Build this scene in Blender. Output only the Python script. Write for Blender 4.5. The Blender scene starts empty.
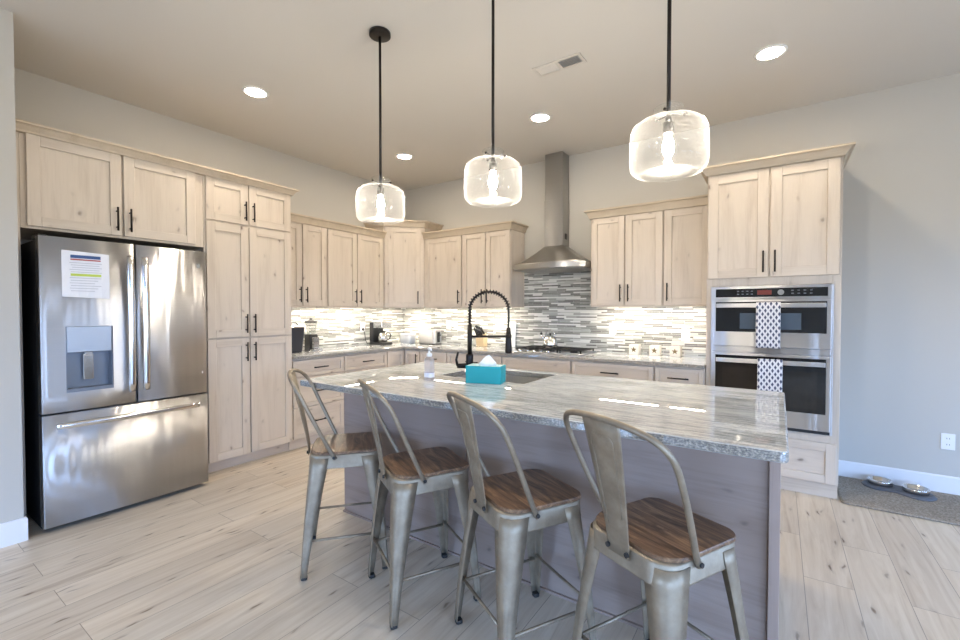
import bpy, bmesh, math, random
from mathutils import Vector, Matrix
random.seed(7)
S = bpy.context.scene
COL = S.collection
PI = math.pi

# ------------------------------------------------------------------ camera, world, exposure
cam_data = bpy.data.cameras.new('camera')
cam = bpy.data.objects.new('camera', cam_data)
COL.objects.link(cam)
cam.location = (4.4022, -4.5174, 1.3298)
cam.rotation_euler = (math.radians(90 - 1.165), 0, math.radians(34.31))
cam_data.sensor_width = 36.0
cam_data.lens = 437.99 / 960 * 36
cam_data.clip_start = 0.05
S.camera = cam

S.view_settings.view_transform = 'Standard'
S.view_settings.look = 'None'
S.view_settings.gamma = 1.0
S.view_settings.use_curve_mapping = False
S.view_settings.exposure = 0.16
S.cycles.use_denoising = True
S.cycles.max_bounces = 10
S.cycles.diffuse_bounces = 5
S.cycles.transparent_max_bounces = 16
S.cycles.caustics_reflective = False
S.cycles.caustics_refractive = False
S.cycles.sample_clamp_indirect = 6.0

SKY_STRENGTH = 18.0
W = bpy.data.worlds.new('sky')
S.world = W
W.use_nodes = True
_wn, _wl = W.node_tree.nodes, W.node_tree.links
_bg = _wn['Background']
_tc = _wn.new('ShaderNodeTexCoord')
_sx = _wn.new('ShaderNodeSeparateXYZ')
_cr = _wn.new('ShaderNodeValToRGB')       # bright sky above the horizon, duller ground below it
_cr.color_ramp.elements[0].position, _cr.color_ramp.elements[0].color = 0.49, (0.20, 0.19, 0.17, 1)
_cr.color_ramp.elements[1].position, _cr.color_ramp.elements[1].color = 0.52, (0.37, 0.59, 1.0, 1)
_mr = _wn.new('ShaderNodeMapRange')
_mr.inputs['From Min'].default_value, _mr.inputs['From Max'].default_value = -1, 1
_wl.new(_tc.outputs['Generated'], _sx.inputs[0])
_wl.new(_sx.outputs['Z'], _mr.inputs['Value'])
_wl.new(_mr.outputs[0], _cr.inputs[0])
_wl.new(_cr.outputs[0], _bg.inputs[0])
_bg.inputs[1].default_value = SKY_STRENGTH

DOWNLIGHT = 200.0     # recessed ceiling lamps
BULB = 480.0           # pendant filament bulbs
STRIP = 128.0          # strips under the wall cabinets
WARM = (1.0, 0.86, 0.69)
WARM2 = (1.0, 0.89, 0.74)

X_R, Y_F, H = 8.5, -8.5, 3.02
# windows: (x0,x1,z0,z1) in the front wall; (y0,y1,z0,z1) in the right wall
WIN_FRONT = [(1.2, 3.0, 0.25, 2.15), (5.7, 8.1, 0.25, 2.15)]
WIN_RIGHT = [(-7.4, -5.4, 0.1, 2.15), (-4.5, -3.3, 0.1, 2.15), (-2.5, -1.75, 0.1, 2.15), (-1.35, -0.75, 0.1, 2.15)]


def portal(name, loc, rot, sx, sy):
    l = bpy.data.lights.new(name, 'AREA')
    l.shape = 'RECTANGLE'
    l.size, l.size_y = sx, sy
    l.cycles.is_portal = True
    o = bpy.data.objects.new(name, l)
    COL.objects.link(o)
    o.location, o.rotation_euler = loc, rot


for a, b, c, d in WIN_FRONT:
    portal('window_daylight', ((a + b) / 2, Y_F - .02, (c + d) / 2), (PI / 2, 0, 0), b - a, d - c)
for a, b, c, d in WIN_RIGHT:
    portal('window_daylight', (X_R + .02, (a + b) / 2, (c + d) / 2), (PI / 2, 0, PI / 2), b - a, d - c)

# ------------------------------------------------------------------ materials
def lin(r, g, b):
    f = lambda c: (c / 255 / 12.92) if c <= 10 else ((c / 255 + .055) / 1.055) ** 2.4
    return (f(r), f(g), f(b), 1)


class NT:
    def __init__(s, name):
        s.m = bpy.data.materials.new(name)
        s.m.use_nodes = True
        s.n = s.m.node_tree.nodes
        s.l = s.m.node_tree.links
        s.b = s.n['Principled BSDF']
        s.out = s.n['Material Output']

    def add(s, t, **k):
        n = s.n.new(t)
        for a, v in k.items():
            setattr(n, a, v)
        return n

    def link(s, a, b):
        s.l.new(a, b)

    def pos(s):
        return s.add('ShaderNodeNewGeometry').outputs['Position']

    def obj(s):
        return s.add('ShaderNodeTexCoord').outputs['Object']

    def mapping(s, v, scale=(1, 1, 1), rot=(0, 0, 0), loc=(0, 0, 0)):
        n = s.add('ShaderNodeMapping')
        n.inputs['Scale'].default_value = scale
        n.inputs['Rotation'].default_value = rot
        n.inputs['Location'].default_value = loc
        s.link(v, n.inputs['Vector'])
        return n.outputs[0]

    def noise(s, v, scale=1, detail=4, rough=.55, dist=0):
        n = s.add('ShaderNodeTexNoise')
        n.inputs['Scale'].default_value = scale
        n.inputs['Detail'].default_value = detail
        n.inputs['Roughness'].default_value = rough
        n.inputs['Distortion'].default_value = dist
        s.link(v, n.inputs['Vector'])
        return n.outputs['Fac']

    def ramp(s, f, stops, interp='LINEAR'):
        n = s.add('ShaderNodeValToRGB')
        r = n.color_ramp
        r.interpolation = interp
        while len(r.elements) < len(stops):
            r.elements.new(0.5)
        for e, (p, c) in zip(r.elements, stops):
            e.position = p
            e.color = c if len(c) == 4 else (*c, 1)
        s.link(f, n.inputs[0])
        return n.outputs[0]

    def mix(s, f, a, b, mode='MIX'):
        n = s.add('ShaderNodeMixRGB', blend_type=mode)
        for i, v in ((0, f), (1, a), (2, b)):
            if isinstance(v, (int, float)):
                n.inputs[i].default_value = v
            elif isinstance(v, tuple):
                n.inputs[i].default_value = v
            else:
                s.link(v, n.inputs[i])
        return n.outputs[0]

    def math(s, op, a, b=0.0):
        n = s.add('ShaderNodeMath', operation=op)
        for i, v in ((0, a), (1, b)):
            if isinstance(v, (int, float)):
                n.inputs[i].default_value = v
            else:
                s.link(v, n.inputs[i])
        return n.outputs[0]

    def sep(s, v):
        n = s.add('ShaderNodeSeparateXYZ')
        s.link(v, n.inputs[0])
        return n.outputs

    def comb(s, x, y, z):
        n = s.add('ShaderNodeCombineXYZ')
        for i, v in enumerate((x, y, z)):
            if isinstance(v, (int, float)):
                n.inputs[i].default_value = v
            else:
                s.link(v, n.inputs[i])
        return n.outputs[0]

    def bump(s, h, strength=.1, dist=.01):
        n = s.add('ShaderNodeBump')
        n.inputs['Strength'].default_value = strength
        n.inputs['Distance'].default_value = dist
        s.link(h, n.inputs['Height'])
        s.link(n.outputs[0], s.b.inputs['Normal'])

    def set(s, color=None, rough=None, metal=None, spec=None):
        for k, v in (('Base Color', color), ('Roughness', rough), ('Metallic', metal), ('Specular IOR Level', spec)):
            if v is None:
                continue
            if isinstance(v, (int, float, tuple)):
                s.b.inputs[k].default_value = v
            else:
                s.link(v, s.b.inputs[k])
        return s.m


def plain(name, c, rough=.5, metal=0, spec=.5, var=.04, scale=30):
    t = NT(name)
    n = t.noise(t.obj(), scale, 3)
    col = t.mix(t.math('MULTIPLY', n, var * 2), c, tuple(x * .75 for x in c[:3]) + (1,))
    return t.set(col, rough, metal, spec)


def wood_mat(name, axis, c_light, c_dark, c_knot, knots=True, rough=.45, coord='pos', knot_amt=1.0):
    """washed knotty alder; axis = grain direction"""
    t = NT(name)
    p = t.pos() if coord == 'pos' else t.obj()
    st = [9.0, 9.0, 9.0]
    st['xyz'.index(axis)] = 1.0
    warp = t.noise(t.mapping(p, tuple(.35 * x for x in st)), 1.0, 2)
    g1 = t.noise(t.mapping(p, tuple(x * 1.0 for x in st)), 1.1, 4, .55, .6)
    st2 = [110.0] * 3
    st2['xyz'.index(axis)] = 5.0
    g2 = t.noise(t.mapping(p, tuple(st2)), 1.0, 3, .6, .3)
    f = t.math('ADD', t.math('MULTIPLY', g1, .75), t.math('MULTIPLY', g2, .30))
    col = t.ramp(f, [(.30, c_dark), (.52, c_light), (.80, tuple(min(1, x * 1.08) for x in c_light[:3]) + (1,))])
    if knots:
        v = t.add('ShaderNodeTexVoronoi')
        v.inputs['Scale'].default_value = 1.0
        ks = [5.2] * 3
        ks['xyz'.index(axis)] = 2.6
        wn = t.add('ShaderNodeTexNoise')
        wn.inputs['Scale'].default_value = 9
        t.link(p, wn.inputs['Vector'])
        wp = t.add('ShaderNodeVectorMath', operation='MULTIPLY_ADD')
        t.link(wn.outputs['Color'], wp.inputs[0])
        wp.inputs[1].default_value = (.05, .05, .05)
        t.link(p, wp.inputs[2])
        ws = t.sep(wp.outputs[0])
        flat_uv = t.comb(t.math('ADD', ws[0], ws[1]), ws[2], 0.0)
        v.voronoi_dimensions = '2D'
        t.link(t.mapping(flat_uv, (6.5, 3.4, 1) if axis == 'z' else (3.4, 6.5, 1)), v.inputs['Vector'])
        r = t.sep(v.outputs['Color'])[0]
        pick = t.math('MULTIPLY', t.math('GREATER_THAN', r, .50), t.sep(v.outputs['Color'])[1])
        core = t.ramp(v.outputs['Distance'], [(0.0, (1, 1, 1)), (.035, (.75, .75, .75)), (.075, (.16, .16, .16)), (.17, (0, 0, 0))])
        k = t.math('MULTIPLY', t.math('MULTIPLY', core, pick), 1.0 * knot_amt)
        col = t.mix(k, col, c_knot)
    t.bump(g2, .04, .004)
    return t.set(col, rough, 0, .35)


AL, AD, AK = lin(208, 196, 181), lin(191, 177, 161), lin(112, 96, 84)
M = {}
M['alder_v'] = wood_mat('washed_alder', 'z', AL, AD, AK)
M['alder_x'] = wood_mat('washed_alder_rail', 'x', AL, AD, AK)
M['alder_y'] = wood_mat('washed_alder_rail_side', 'y', AL, AD, AK)
M['crown'] = wood_mat('washed_alder_crown', 'x', lin(196, 182, 162), lin(180, 165, 143), AK, knots=False)
M['island'] = wood_mat('grey_washed_alder', 'x', lin(160, 142, 131), lin(138, 121, 111), lin(96, 86, 82), rough=.38, knot_amt=.9)
M['island_v'] = wood_mat('grey_washed_alder_post', 'z', lin(170, 150, 138), lin(146, 127, 116), lin(100, 90, 86), knots=False)


def wall_mat(name, c, rough=.75, bump=.08):
    t = NT(name)
    n = t.noise(t.pos(), 140, 2)
    n2 = t.noise(t.pos(), 2.0, 2)
    col = t.mix(t.math('MULTIPLY', n2, .10), c, tuple(x * .93 for x in c[:3]) + (1,))
    t.bump(n, bump, .002)
    return t.set(col, rough, 0, .25)


M['wall'] = wall_mat('wall_paint', lin(196, 193, 186))
M['ceiling'] = wall_mat('ceiling_paint', lin(212, 207, 199), .85, .15)
M['vent_paint'] = wall_mat('vent_paint', lin(206, 200, 192), .6, .01)
M['trim'] = wall_mat('trim_paint', lin(232, 232, 234), .4, .01)


def floor_mat():
    t = NT('oak_planks')
    p = t.pos()
    s = t.sep(p)
    # brick rows run along world Y; plank width .197 along X
    v = t.comb(s[1], t.math('SUBTRACT', s[0], 4.519 - .197 * 40), 0.0)
    b = t.add('ShaderNodeTexBrick')
    b.offset, b.offset_frequency, b.squash = .37, 2, 1
    b.inputs['Color1'].default_value = (0, 0, 0, 1)
    b.inputs['Color2'].default_value = (1, 1, 1, 1)
    b.inputs['Mortar'].default_value = (.5, .5, .5, 1)
    b.inputs['Scale'].default_value = 1
    b.inputs['Mortar Size'].default_value = .0016
    b.inputs['Mortar Smooth'].default_value = .2
    b.inputs['Brick Width'].default_value = 1.32
    b.inputs['Row Height'].default_value = .197
    t.link(v, b.inputs['Vector'])
    rnd = t.sep(b.outputs['Color'])[0]
    shift = t.comb(t.math('MULTIPLY', rnd, 17.0), t.math('MULTIPLY', rnd, 9.0), t.math('MULTIPLY', rnd, 5.0))
    q = t.add('ShaderNodeVectorMath', operation='ADD')
    t.link(p, q.inputs[0])
    t.link(shift, q.inputs[1])
    q = q.outputs[0]
    g = t.noise(t.mapping(q, (16, 1.1, 16)), 1.0, 5, .6, 1.4)
    fine = t.noise(t.mapping(q, (150, 6, 150)), 1.0, 3, .6)
    base = t.ramp(g, [(.26, lin(184, 168, 150)), (.40, lin(210, 198, 181)), (.60, lin(222, 212, 197)), (.8, lin(230, 221, 207))])
    tint = t.ramp(rnd, [(0, (.86, .83, .80, 1)), (.5, (.97, .96, .94, 1)), (1, (1.0, .97, .93, 1))])
    base = t.mix(.9, base, tint, 'MULTIPLY')
    base = t.mix(t.math('MULTIPLY', t.math('SUBTRACT', fine, .35), .25), base, lin(182, 162, 138))
    # knots and dark checks
    vo = t.add('ShaderNodeTexVoronoi')
    vo.inputs['Scale'].default_value = 1
    vo.voronoi_dimensions = '2D'
    wn = t.add('ShaderNodeTexNoise')
    wn.inputs['Scale'].default_value = 7
    t.link(q, wn.inputs['Vector'])
    wp = t.add('ShaderNodeVectorMath', operation='MULTIPLY_ADD')
    t.link(wn.outputs['Color'], wp.inputs[0])
    wp.inputs[1].default_value = (.07, .10, .0)
    t.link(q, wp.inputs[2])
    t.link(t.mapping(wp.outputs[0], (14, 2.9, 0.0)), vo.inputs['Vector'])
    pick = t.math('MULTIPLY', t.math('GREATER_THAN', t.sep(vo.outputs['Color'])[1], .58), t.math('MULTIPLY_ADD', t.sep(vo.outputs['Color'])[0], .9))
    core = t.ramp(vo.outputs['Distance'], [(0, (1, 1, 1)), (.05, (.8, .8, .8)), (.10, (.18, .18, .18)), (.24, (0, 0, 0))])
    base = t.mix(t.math('MULTIPLY', t.math('MULTIPLY', core, pick), .8), base, lin(112, 92, 72))
    streak = t.ramp(t.noise(t.mapping(q, (30, 1.6, 30)), 1.0, 4, .65, 2.5), [(.66, (0, 0, 0)), (.76, (1, 1, 1))])
    base = t.mix(t.math('MULTIPLY', streak, .45), base, lin(140, 118, 96))
    base = t.mix(t.math('MULTIPLY', b.outputs['Fac'], .65), base, lin(110, 92, 76))
    t.bump(t.math('SUBTRACT', t.math('MULTIPLY', fine, .3), b.outputs['Fac']), .12, .002)
    return t.set(base, t.ramp(g, [(.3, (.42,) * 3), (.7, (.30,) * 3)]), 0, .4)


M['floor'] = floor_mat()


def tile_mat(name, horiz):
    t = NT(name)
    s = t.sep(t.pos())
    v = t.comb(s[horiz], s[2], 0.0)
    def brick(off, width, row, loc):
        b = t.add('ShaderNodeTexBrick')
        b.offset, b.offset_frequency, b.squash, b.squash_frequency = off, 2, .62, 3
        b.inputs['Color1'].default_value = (0, 0, 0, 1)
        b.inputs['Color2'].default_value = (1, 1, 1, 1)
        b.inputs['Mortar'].default_value = (.8, .8, .8, 1)
        b.inputs['Scale'].default_value = 1
        b.inputs['Mortar Size'].default_value = .0011
        b.inputs['Mortar Smooth'].default_value = .1
        b.inputs['Bias'].default_value = 0
        b.inputs['Brick Width'].default_value = width
        b.inputs['Row Height'].default_value = row
        t.link(t.mapping(v, (1, 1, 1), (0, 0, 0), loc), b.inputs['Vector'])
        return b
    b = brick(.43, .185, .0166, (3.1, 2.03, 0))
    rnd = t.sep(b.outputs['Color'])[0]
    col = t.ramp(rnd, [(0, lin(110, 110, 103)), (.14, lin(198, 198, 190)), (.24, lin(142, 142, 134)), (.38, lin(220, 219, 212)),
                       (.50, lin(92, 89, 83)), (.60, lin(178, 178, 170)), (.72, lin(228, 226, 219)), (.84, lin(158, 159, 150)),
                       (.92, lin(118, 115, 108))], 'CONSTANT')
    n = t.noise(t.mapping(t.pos(), (40, 40, 160)), 1, 3)
    col = t.mix(t.math('MULTIPLY', n, .22), col, lin(205, 207, 204))
    col = t.mix(b.outputs['Fac'], col, lin(206, 205, 199))
    t.bump(t.math('SUBTRACT', 1.0, b.outputs['Fac']), .25, .002)
    return t.set(col, t.mix(b.outputs['Fac'], (.16,) * 3 + (1,), (.7,) * 3 + (1,)), 0, .5)


M['tile_back'] = tile_mat('glass_mosaic', 0)
M['tile_left'] = tile_mat('glass_mosaic_side', 1)


def granite():
    t = NT('granite')
    p = t.pos()
    v0 = t.noise(t.mapping(p, (.9, 5, 5)), 1.0, 4, .6, .8)
    v1 = t.noise(t.mapping(p, (6, 95, 95)), 1.0, 5, .75, .5)
    v2 = t.noise(t.mapping(p, (14, 300, 300)), 1.0, 3, .7, .3)
    v3 = t.noise(t.mapping(p, (1.6, 16, 16), (0, 0, 0), (7, 2, 4)), 1.0, 6, .72, 1.0)
    sp = t.noise(p, 170, 3, .7)
    f1 = t.math('ADD', t.math('MULTIPLY', v1, .70), t.math('MULTIPLY', v0, .32))
    c = t.ramp(f1, [(.33, lin(104, 108, 111)), (.41, lin(158, 162, 164)), (.49, lin(200, 203, 204)), (.57, lin(224, 226, 226)), (.68, lin(212, 214, 214))])
    dark = t.ramp(v2, [(.36, (1, 1, 1)), (.50, (0, 0, 0))])
    c = t.mix(t.math('MULTIPLY', dark, .45), c, lin(98, 101, 102))
    vein = t.ramp(v3, [(.30, (1, 1, 1)), (.38, (0, 0, 0))])
    c = t.mix(t.math('MULTIPLY', vein, .70), c, lin(66, 69, 70))
    spk = t.ramp(sp, [(.36, (1, 1, 1)), (.47, (0, 0, 0))])
    # the sawn edge shows the crystals end-on: coarser black-and-white speckle on vertical faces
    nz = t.math('ABSOLUTE', t.sep(t.add('ShaderNodeNewGeometry').outputs['Normal'])[2])
    side = t.math('LESS_THAN', nz, .6)
    es = t.noise(t.mapping(p, (110, 150, 150)), 1, 4, .75)
    ecol = t.ramp(es, [(.38, lin(52, 48, 42)), (.49, lin(110, 104, 92)), (.62, lin(184, 175, 158))])
    c = t.mix(t.math('MULTIPLY', spk, .35), c, lin(110, 110, 106))
    c = t.mix(t.math('MULTIPLY', side, .75), c, ecol)
    t.b.inputs['IOR'].default_value = 2.3
    return t.set(c, .012, 0, .5)


M['granite'] = granite()


def steel(name, c=(.62, .61, .59), rough=.22, axis='h', aniso=.75, bump=.35, turn=.25):
    t = NT(name)
    p = t.pos()
    sc = (2, 2, 260) if axis == 'h' else (260, 260, 2)
    n = t.noise(t.mapping(p, sc), 1, 2)
    t.b.inputs['Anisotropic'].default_value = aniso
    tg = t.add('ShaderNodeTangent', direction_type='RADIAL', axis='Z')
    t.link(tg.outputs[0], t.b.inputs['Tangent'])
    t.b.inputs['Anisotropic Rotation'].default_value = turn
    col = t.mix(n, (*[x * .93 for x in c], 1), (*c, 1))
    if bump:
        t.bump(t.noise(t.mapping(p, (9, 9, .55)), 1, 2, .5), bump, .008)
    return t.set(col, rough, 1.0)


M['steel'] = steel('brushed_steel', (.62, .62, .63), .34, aniso=1.0, bump=.6)
M['steel_hood'] = steel('hood_steel', (.43, .42, .40), .34, aniso=.8, bump=0)
M['sink_steel'] = plain('satin_steel', (.72, .71, .69, 1), .32, .85, var=.02)
M['chrome'] = plain('polished_steel', (.75, .74, .73, 1), .12, 1, var=.02)
M['recess_shade_grey'] = plain('dispenser_shaded_grey', lin(122, 128, 138), .4, .4)  # darker than the panel: cavity shade put into the colour for depth
M['steel_grey'] = plain('dispenser_grey', lin(168, 174, 182), .35, .5)
M['black_metal'] = plain('black_bronze', lin(38, 33, 30), .38, .6)
M['black_plastic'] = plain('black_plastic', lin(24, 24, 26), .35)
M['dark_gap'] = plain('dark_grey_plastic', lin(34, 34, 36), .6)
M['oven_glass'] = plain('oven_black_glass', lin(20, 21, 24), .05, 0, .6)
M['oven_window'] = plain('oven_window_glass', lin(30, 28, 26), .04, 0, .7)
M['microwave_window'] = plain('microwave_window_glass', lin(78, 90, 102), .05, 0, .6)
M['white_plastic'] = plain('white_plastic', lin(238, 238, 236), .35)
M['ceramic'] = plain('white_ceramic', lin(240, 232, 218), .3)
M['star'] = plain('dark_star_cutout', lin(110, 92, 52), .6)
M['teal'] = plain('teal_card', lin(28, 158, 166), .5, var=.02)
M['teal_top'] = plain('pale_teal_card', lin(190, 226, 226), .5, var=.02)
M['tissue'] = plain('tissue', lin(240, 242, 246), .9)
M['rubber'] = plain('black_rubber', lin(48, 47, 46), .7)
M['paper'] = plain('white_paper', lin(234, 236, 242), .7)
M['print_grey'] = plain('grey_print', lin(196, 198, 206), .7)
M['print_blue'] = plain('blue_print', lin(58, 88, 140), .7)
M['print_red'] = plain('red_print', lin(176, 82, 78), .7)
M['print_green'] = plain('green_highlighter', lin(196, 214, 92), .7)
M['wood_block'] = plain('pale_maple', lin(226, 198, 152), .45)
M['bin_blue'] = plain('dark_slate_plastic', lin(40, 44, 54), .3)
M['tray'] = plain('slate_tray', lin(88, 92, 100), .5)
M['iron'] = plain('cast_iron', lin(36, 34, 32), .55)
M['red_display'] = plain('dim_red_display', lin(120, 58, 50), .2)
M['button_grey'] = plain('button_print', lin(110, 112, 116), .4)


def galvanised():
    t = NT('gunmetal_sheet')
    p = t.obj()
    n = t.noise(p, 14, 4, .6)
    n2 = t.noise(p, 90, 3, .6)
    col = t.ramp(n, [(.3, lin(140, 127, 109)), (.55, lin(160, 147, 127)), (.75, lin(174, 162, 142))])
    col = t.mix(t.math('MULTIPLY', n2, .2), col, lin(140, 134, 124))
    return t.set(col, t.ramp(n2, [(.3, (.40,) * 3), (.7, (.52,) * 3)]), .58)


M['gunmetal'] = galvanised()


def seat_wood():
    t = NT('dark_elm')
    p = t.obj()
    s = t.sep(p)
    b = t.math('FLOOR', t.math('MULTIPLY', t.math('ADD', s[1], .5), 14.0))
    sh = t.comb(t.math('MULTIPLY', b, 3.7), t.math('MULTIPLY', b, 1.3), 0.0)
    q = t.add('ShaderNodeVectorMath', operation='ADD')
    t.link(p, q.inputs[0])
    t.link(sh, q.inputs[1])
    g = t.noise(t.mapping(q.outputs[0], (2.6, 17, 17)), 1, 6, .65, 2.2)
    f = t.noise(t.mapping(q.outputs[0], (12, 190, 190)), 1, 3, .6)
    col = t.ramp(g, [(.28, lin(58, 43, 33)), (.40, lin(100, 76, 57)), (.54, lin(144, 112, 84)), (.70, lin(186, 152, 116))])
    col = t.mix(t.math('MULTIPLY', f, .5), col, lin(62, 44, 34))
    t.bump(f, .06, .002)
    return t.set(col, .34, 0, .5)


M['seat_wood'] = seat_wood()


def thin_glass(name, seed=0.0, tint=(1, 1, 1, 1), haze=.05):
    t = NT(name)
    p = t.obj()
    tr = t.add('ShaderNodeBsdfTransparent')
    tr.inputs[0].default_value = tint
    gl = t.add('ShaderNodeBsdfGlossy')
    gl.inputs['Roughness'].default_value = .06
    lw = t.add('ShaderNodeLayerWeight')
    lw.inputs['Blend'].default_value = .28
    df = t.add('ShaderNodeBsdfTranslucent')
    df.inputs[0].default_value = (.95, .96, .97, 1)
    f = t.math('MULTIPLY_ADD', t.math('POWER', lw.outputs['Facing'], 3.5), .55)
    f.node.inputs[2].default_value = .035
    m1 = t.add('ShaderNodeMixShader')
    t.link(f, m1.inputs[0])
    t.link(tr.outputs[0], m1.inputs[1])
    t.link(gl.outputs[0], m1.inputs[2])
    m2 = t.add('ShaderNodeMixShader')
    if seed:
        v = t.add('ShaderNodeTexVoronoi')
        v.inputs['Scale'].default_value = 75
        t.link(t.mapping(p, (1, 1, .6)), v.inputs['Vector'])
        dots = t.ramp(v.outputs['Distance'], [(.10, (1, 1, 1)), (.22, (0, 0, 0))])
        edge = t.math('MULTIPLY', t.math('POWER', lw.outputs['Facing'], 2.0), .16)
        streak = t.noise(t.mapping(p, (9, 9, 60)), 1, 3)
        h = t.math('ADD', t.math('MULTIPLY', dots, seed), t.math('MULTIPLY', streak, haze))
        h = t.math('ADD', h, edge)
        t.link(h, m2.inputs[0])
        bp = t.add('ShaderNodeBump')
        bp.inputs['Strength'].default_value = .25
        bp.inputs['Distance'].default_value = .004
        t.link(t.noise(p, 22, 3), bp.inputs['Height'])
        t.link(bp.outputs[0], gl.inputs['Normal'])
    else:
        m2.inputs[0].default_value = haze
    t.link(m1.outputs[0], m2.inputs[1])
    t.link(df.outputs[0], m2.inputs[2])
    t.link(m2.outputs[0], t.out.inputs[0])
    return t.m


M['seeded_glass'] = thin_glass('seeded_glass', .14, (.97, .98, .98, 1), .034)
M['pane'] = thin_glass('window_pane', 0, (.97, .98, 1, 1), .0)
M['clear_plastic'] = thin_glass('clear_plastic', 0, (.86, .87, .97, 1), .28)
M['jug_glass'] = thin_glass('jug_glass', 0, (.8, .82, .82, 1), .08)


def emit(name, c, s):
    t = NT(name)
    e = t.add('ShaderNodeEmission')
    e.inputs[0].default_value = (*c, 1)
    e.inputs[1].default_value = s
    t.link(e.outputs[0], t.out.inputs[0])
    return t.m


M['lamp_disc'] = emit('downlight_lens', WARM, DOWNLIGHT)
M['bulb'] = emit('bulb_glow', WARM2, BULB)
M['strip'] = emit('led_strip_glow', WARM2, STRIP)


def towel_mat():
    t = NT('patterned_towel')
    s = t.sep(t.obj())
    w, hgt = .034, .050
    u = t.math('DIVIDE', s[0], w)
    v = t.math('DIVIDE', s[2], hgt)
    def leaf(du, dv):
        a = t.math('ABSOLUTE', t.math('SUBTRACT', t.math('FRACT', t.math('ADD', u, 50 + du)), .5))
        b = t.math('ABSOLUTE', t.math('SUBTRACT', t.math('FRACT', t.math('ADD', v, 50 + dv)), .5))
        return t.math('ADD', t.math('MULTIPLY', a, 2.6), t.math('MULTIPLY', b, 2.0))
    d = t.math('MINIMUM', leaf(0, 0), leaf(.5, .5))
    navy = t.math('LESS_THAN', d, .66)
    n = t.noise(t.obj(), 160, 2)
    col = t.mix(navy, lin(222, 221, 222), t.mix(n, lin(66, 70, 90), lin(98, 102, 122)))
    t.bump(n, .1, .002)
    return t.set(col, .9, 0, .1)


M['towel'] = towel_mat()


def rug_mat():
    t = NT('grey_pile')
    n = t.noise(t.pos(), 90, 4, .7)
    n2 = t.noise(t.pos(), 9, 3)
    col = t.ramp(n, [(.3, lin(118, 110, 101)), (.5, lin(162, 154, 143)), (.72, lin(202, 194, 183))])
    col = t.mix(t.math('MULTIPLY', n2, .3), col, lin(120, 112, 104))
    t.bump(n, .8, .01)
    return t.set(col, .95, 0, .1)


M['rug'] = rug_mat()

# ------------------------------------------------------------------ builders
OFF = {}


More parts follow.
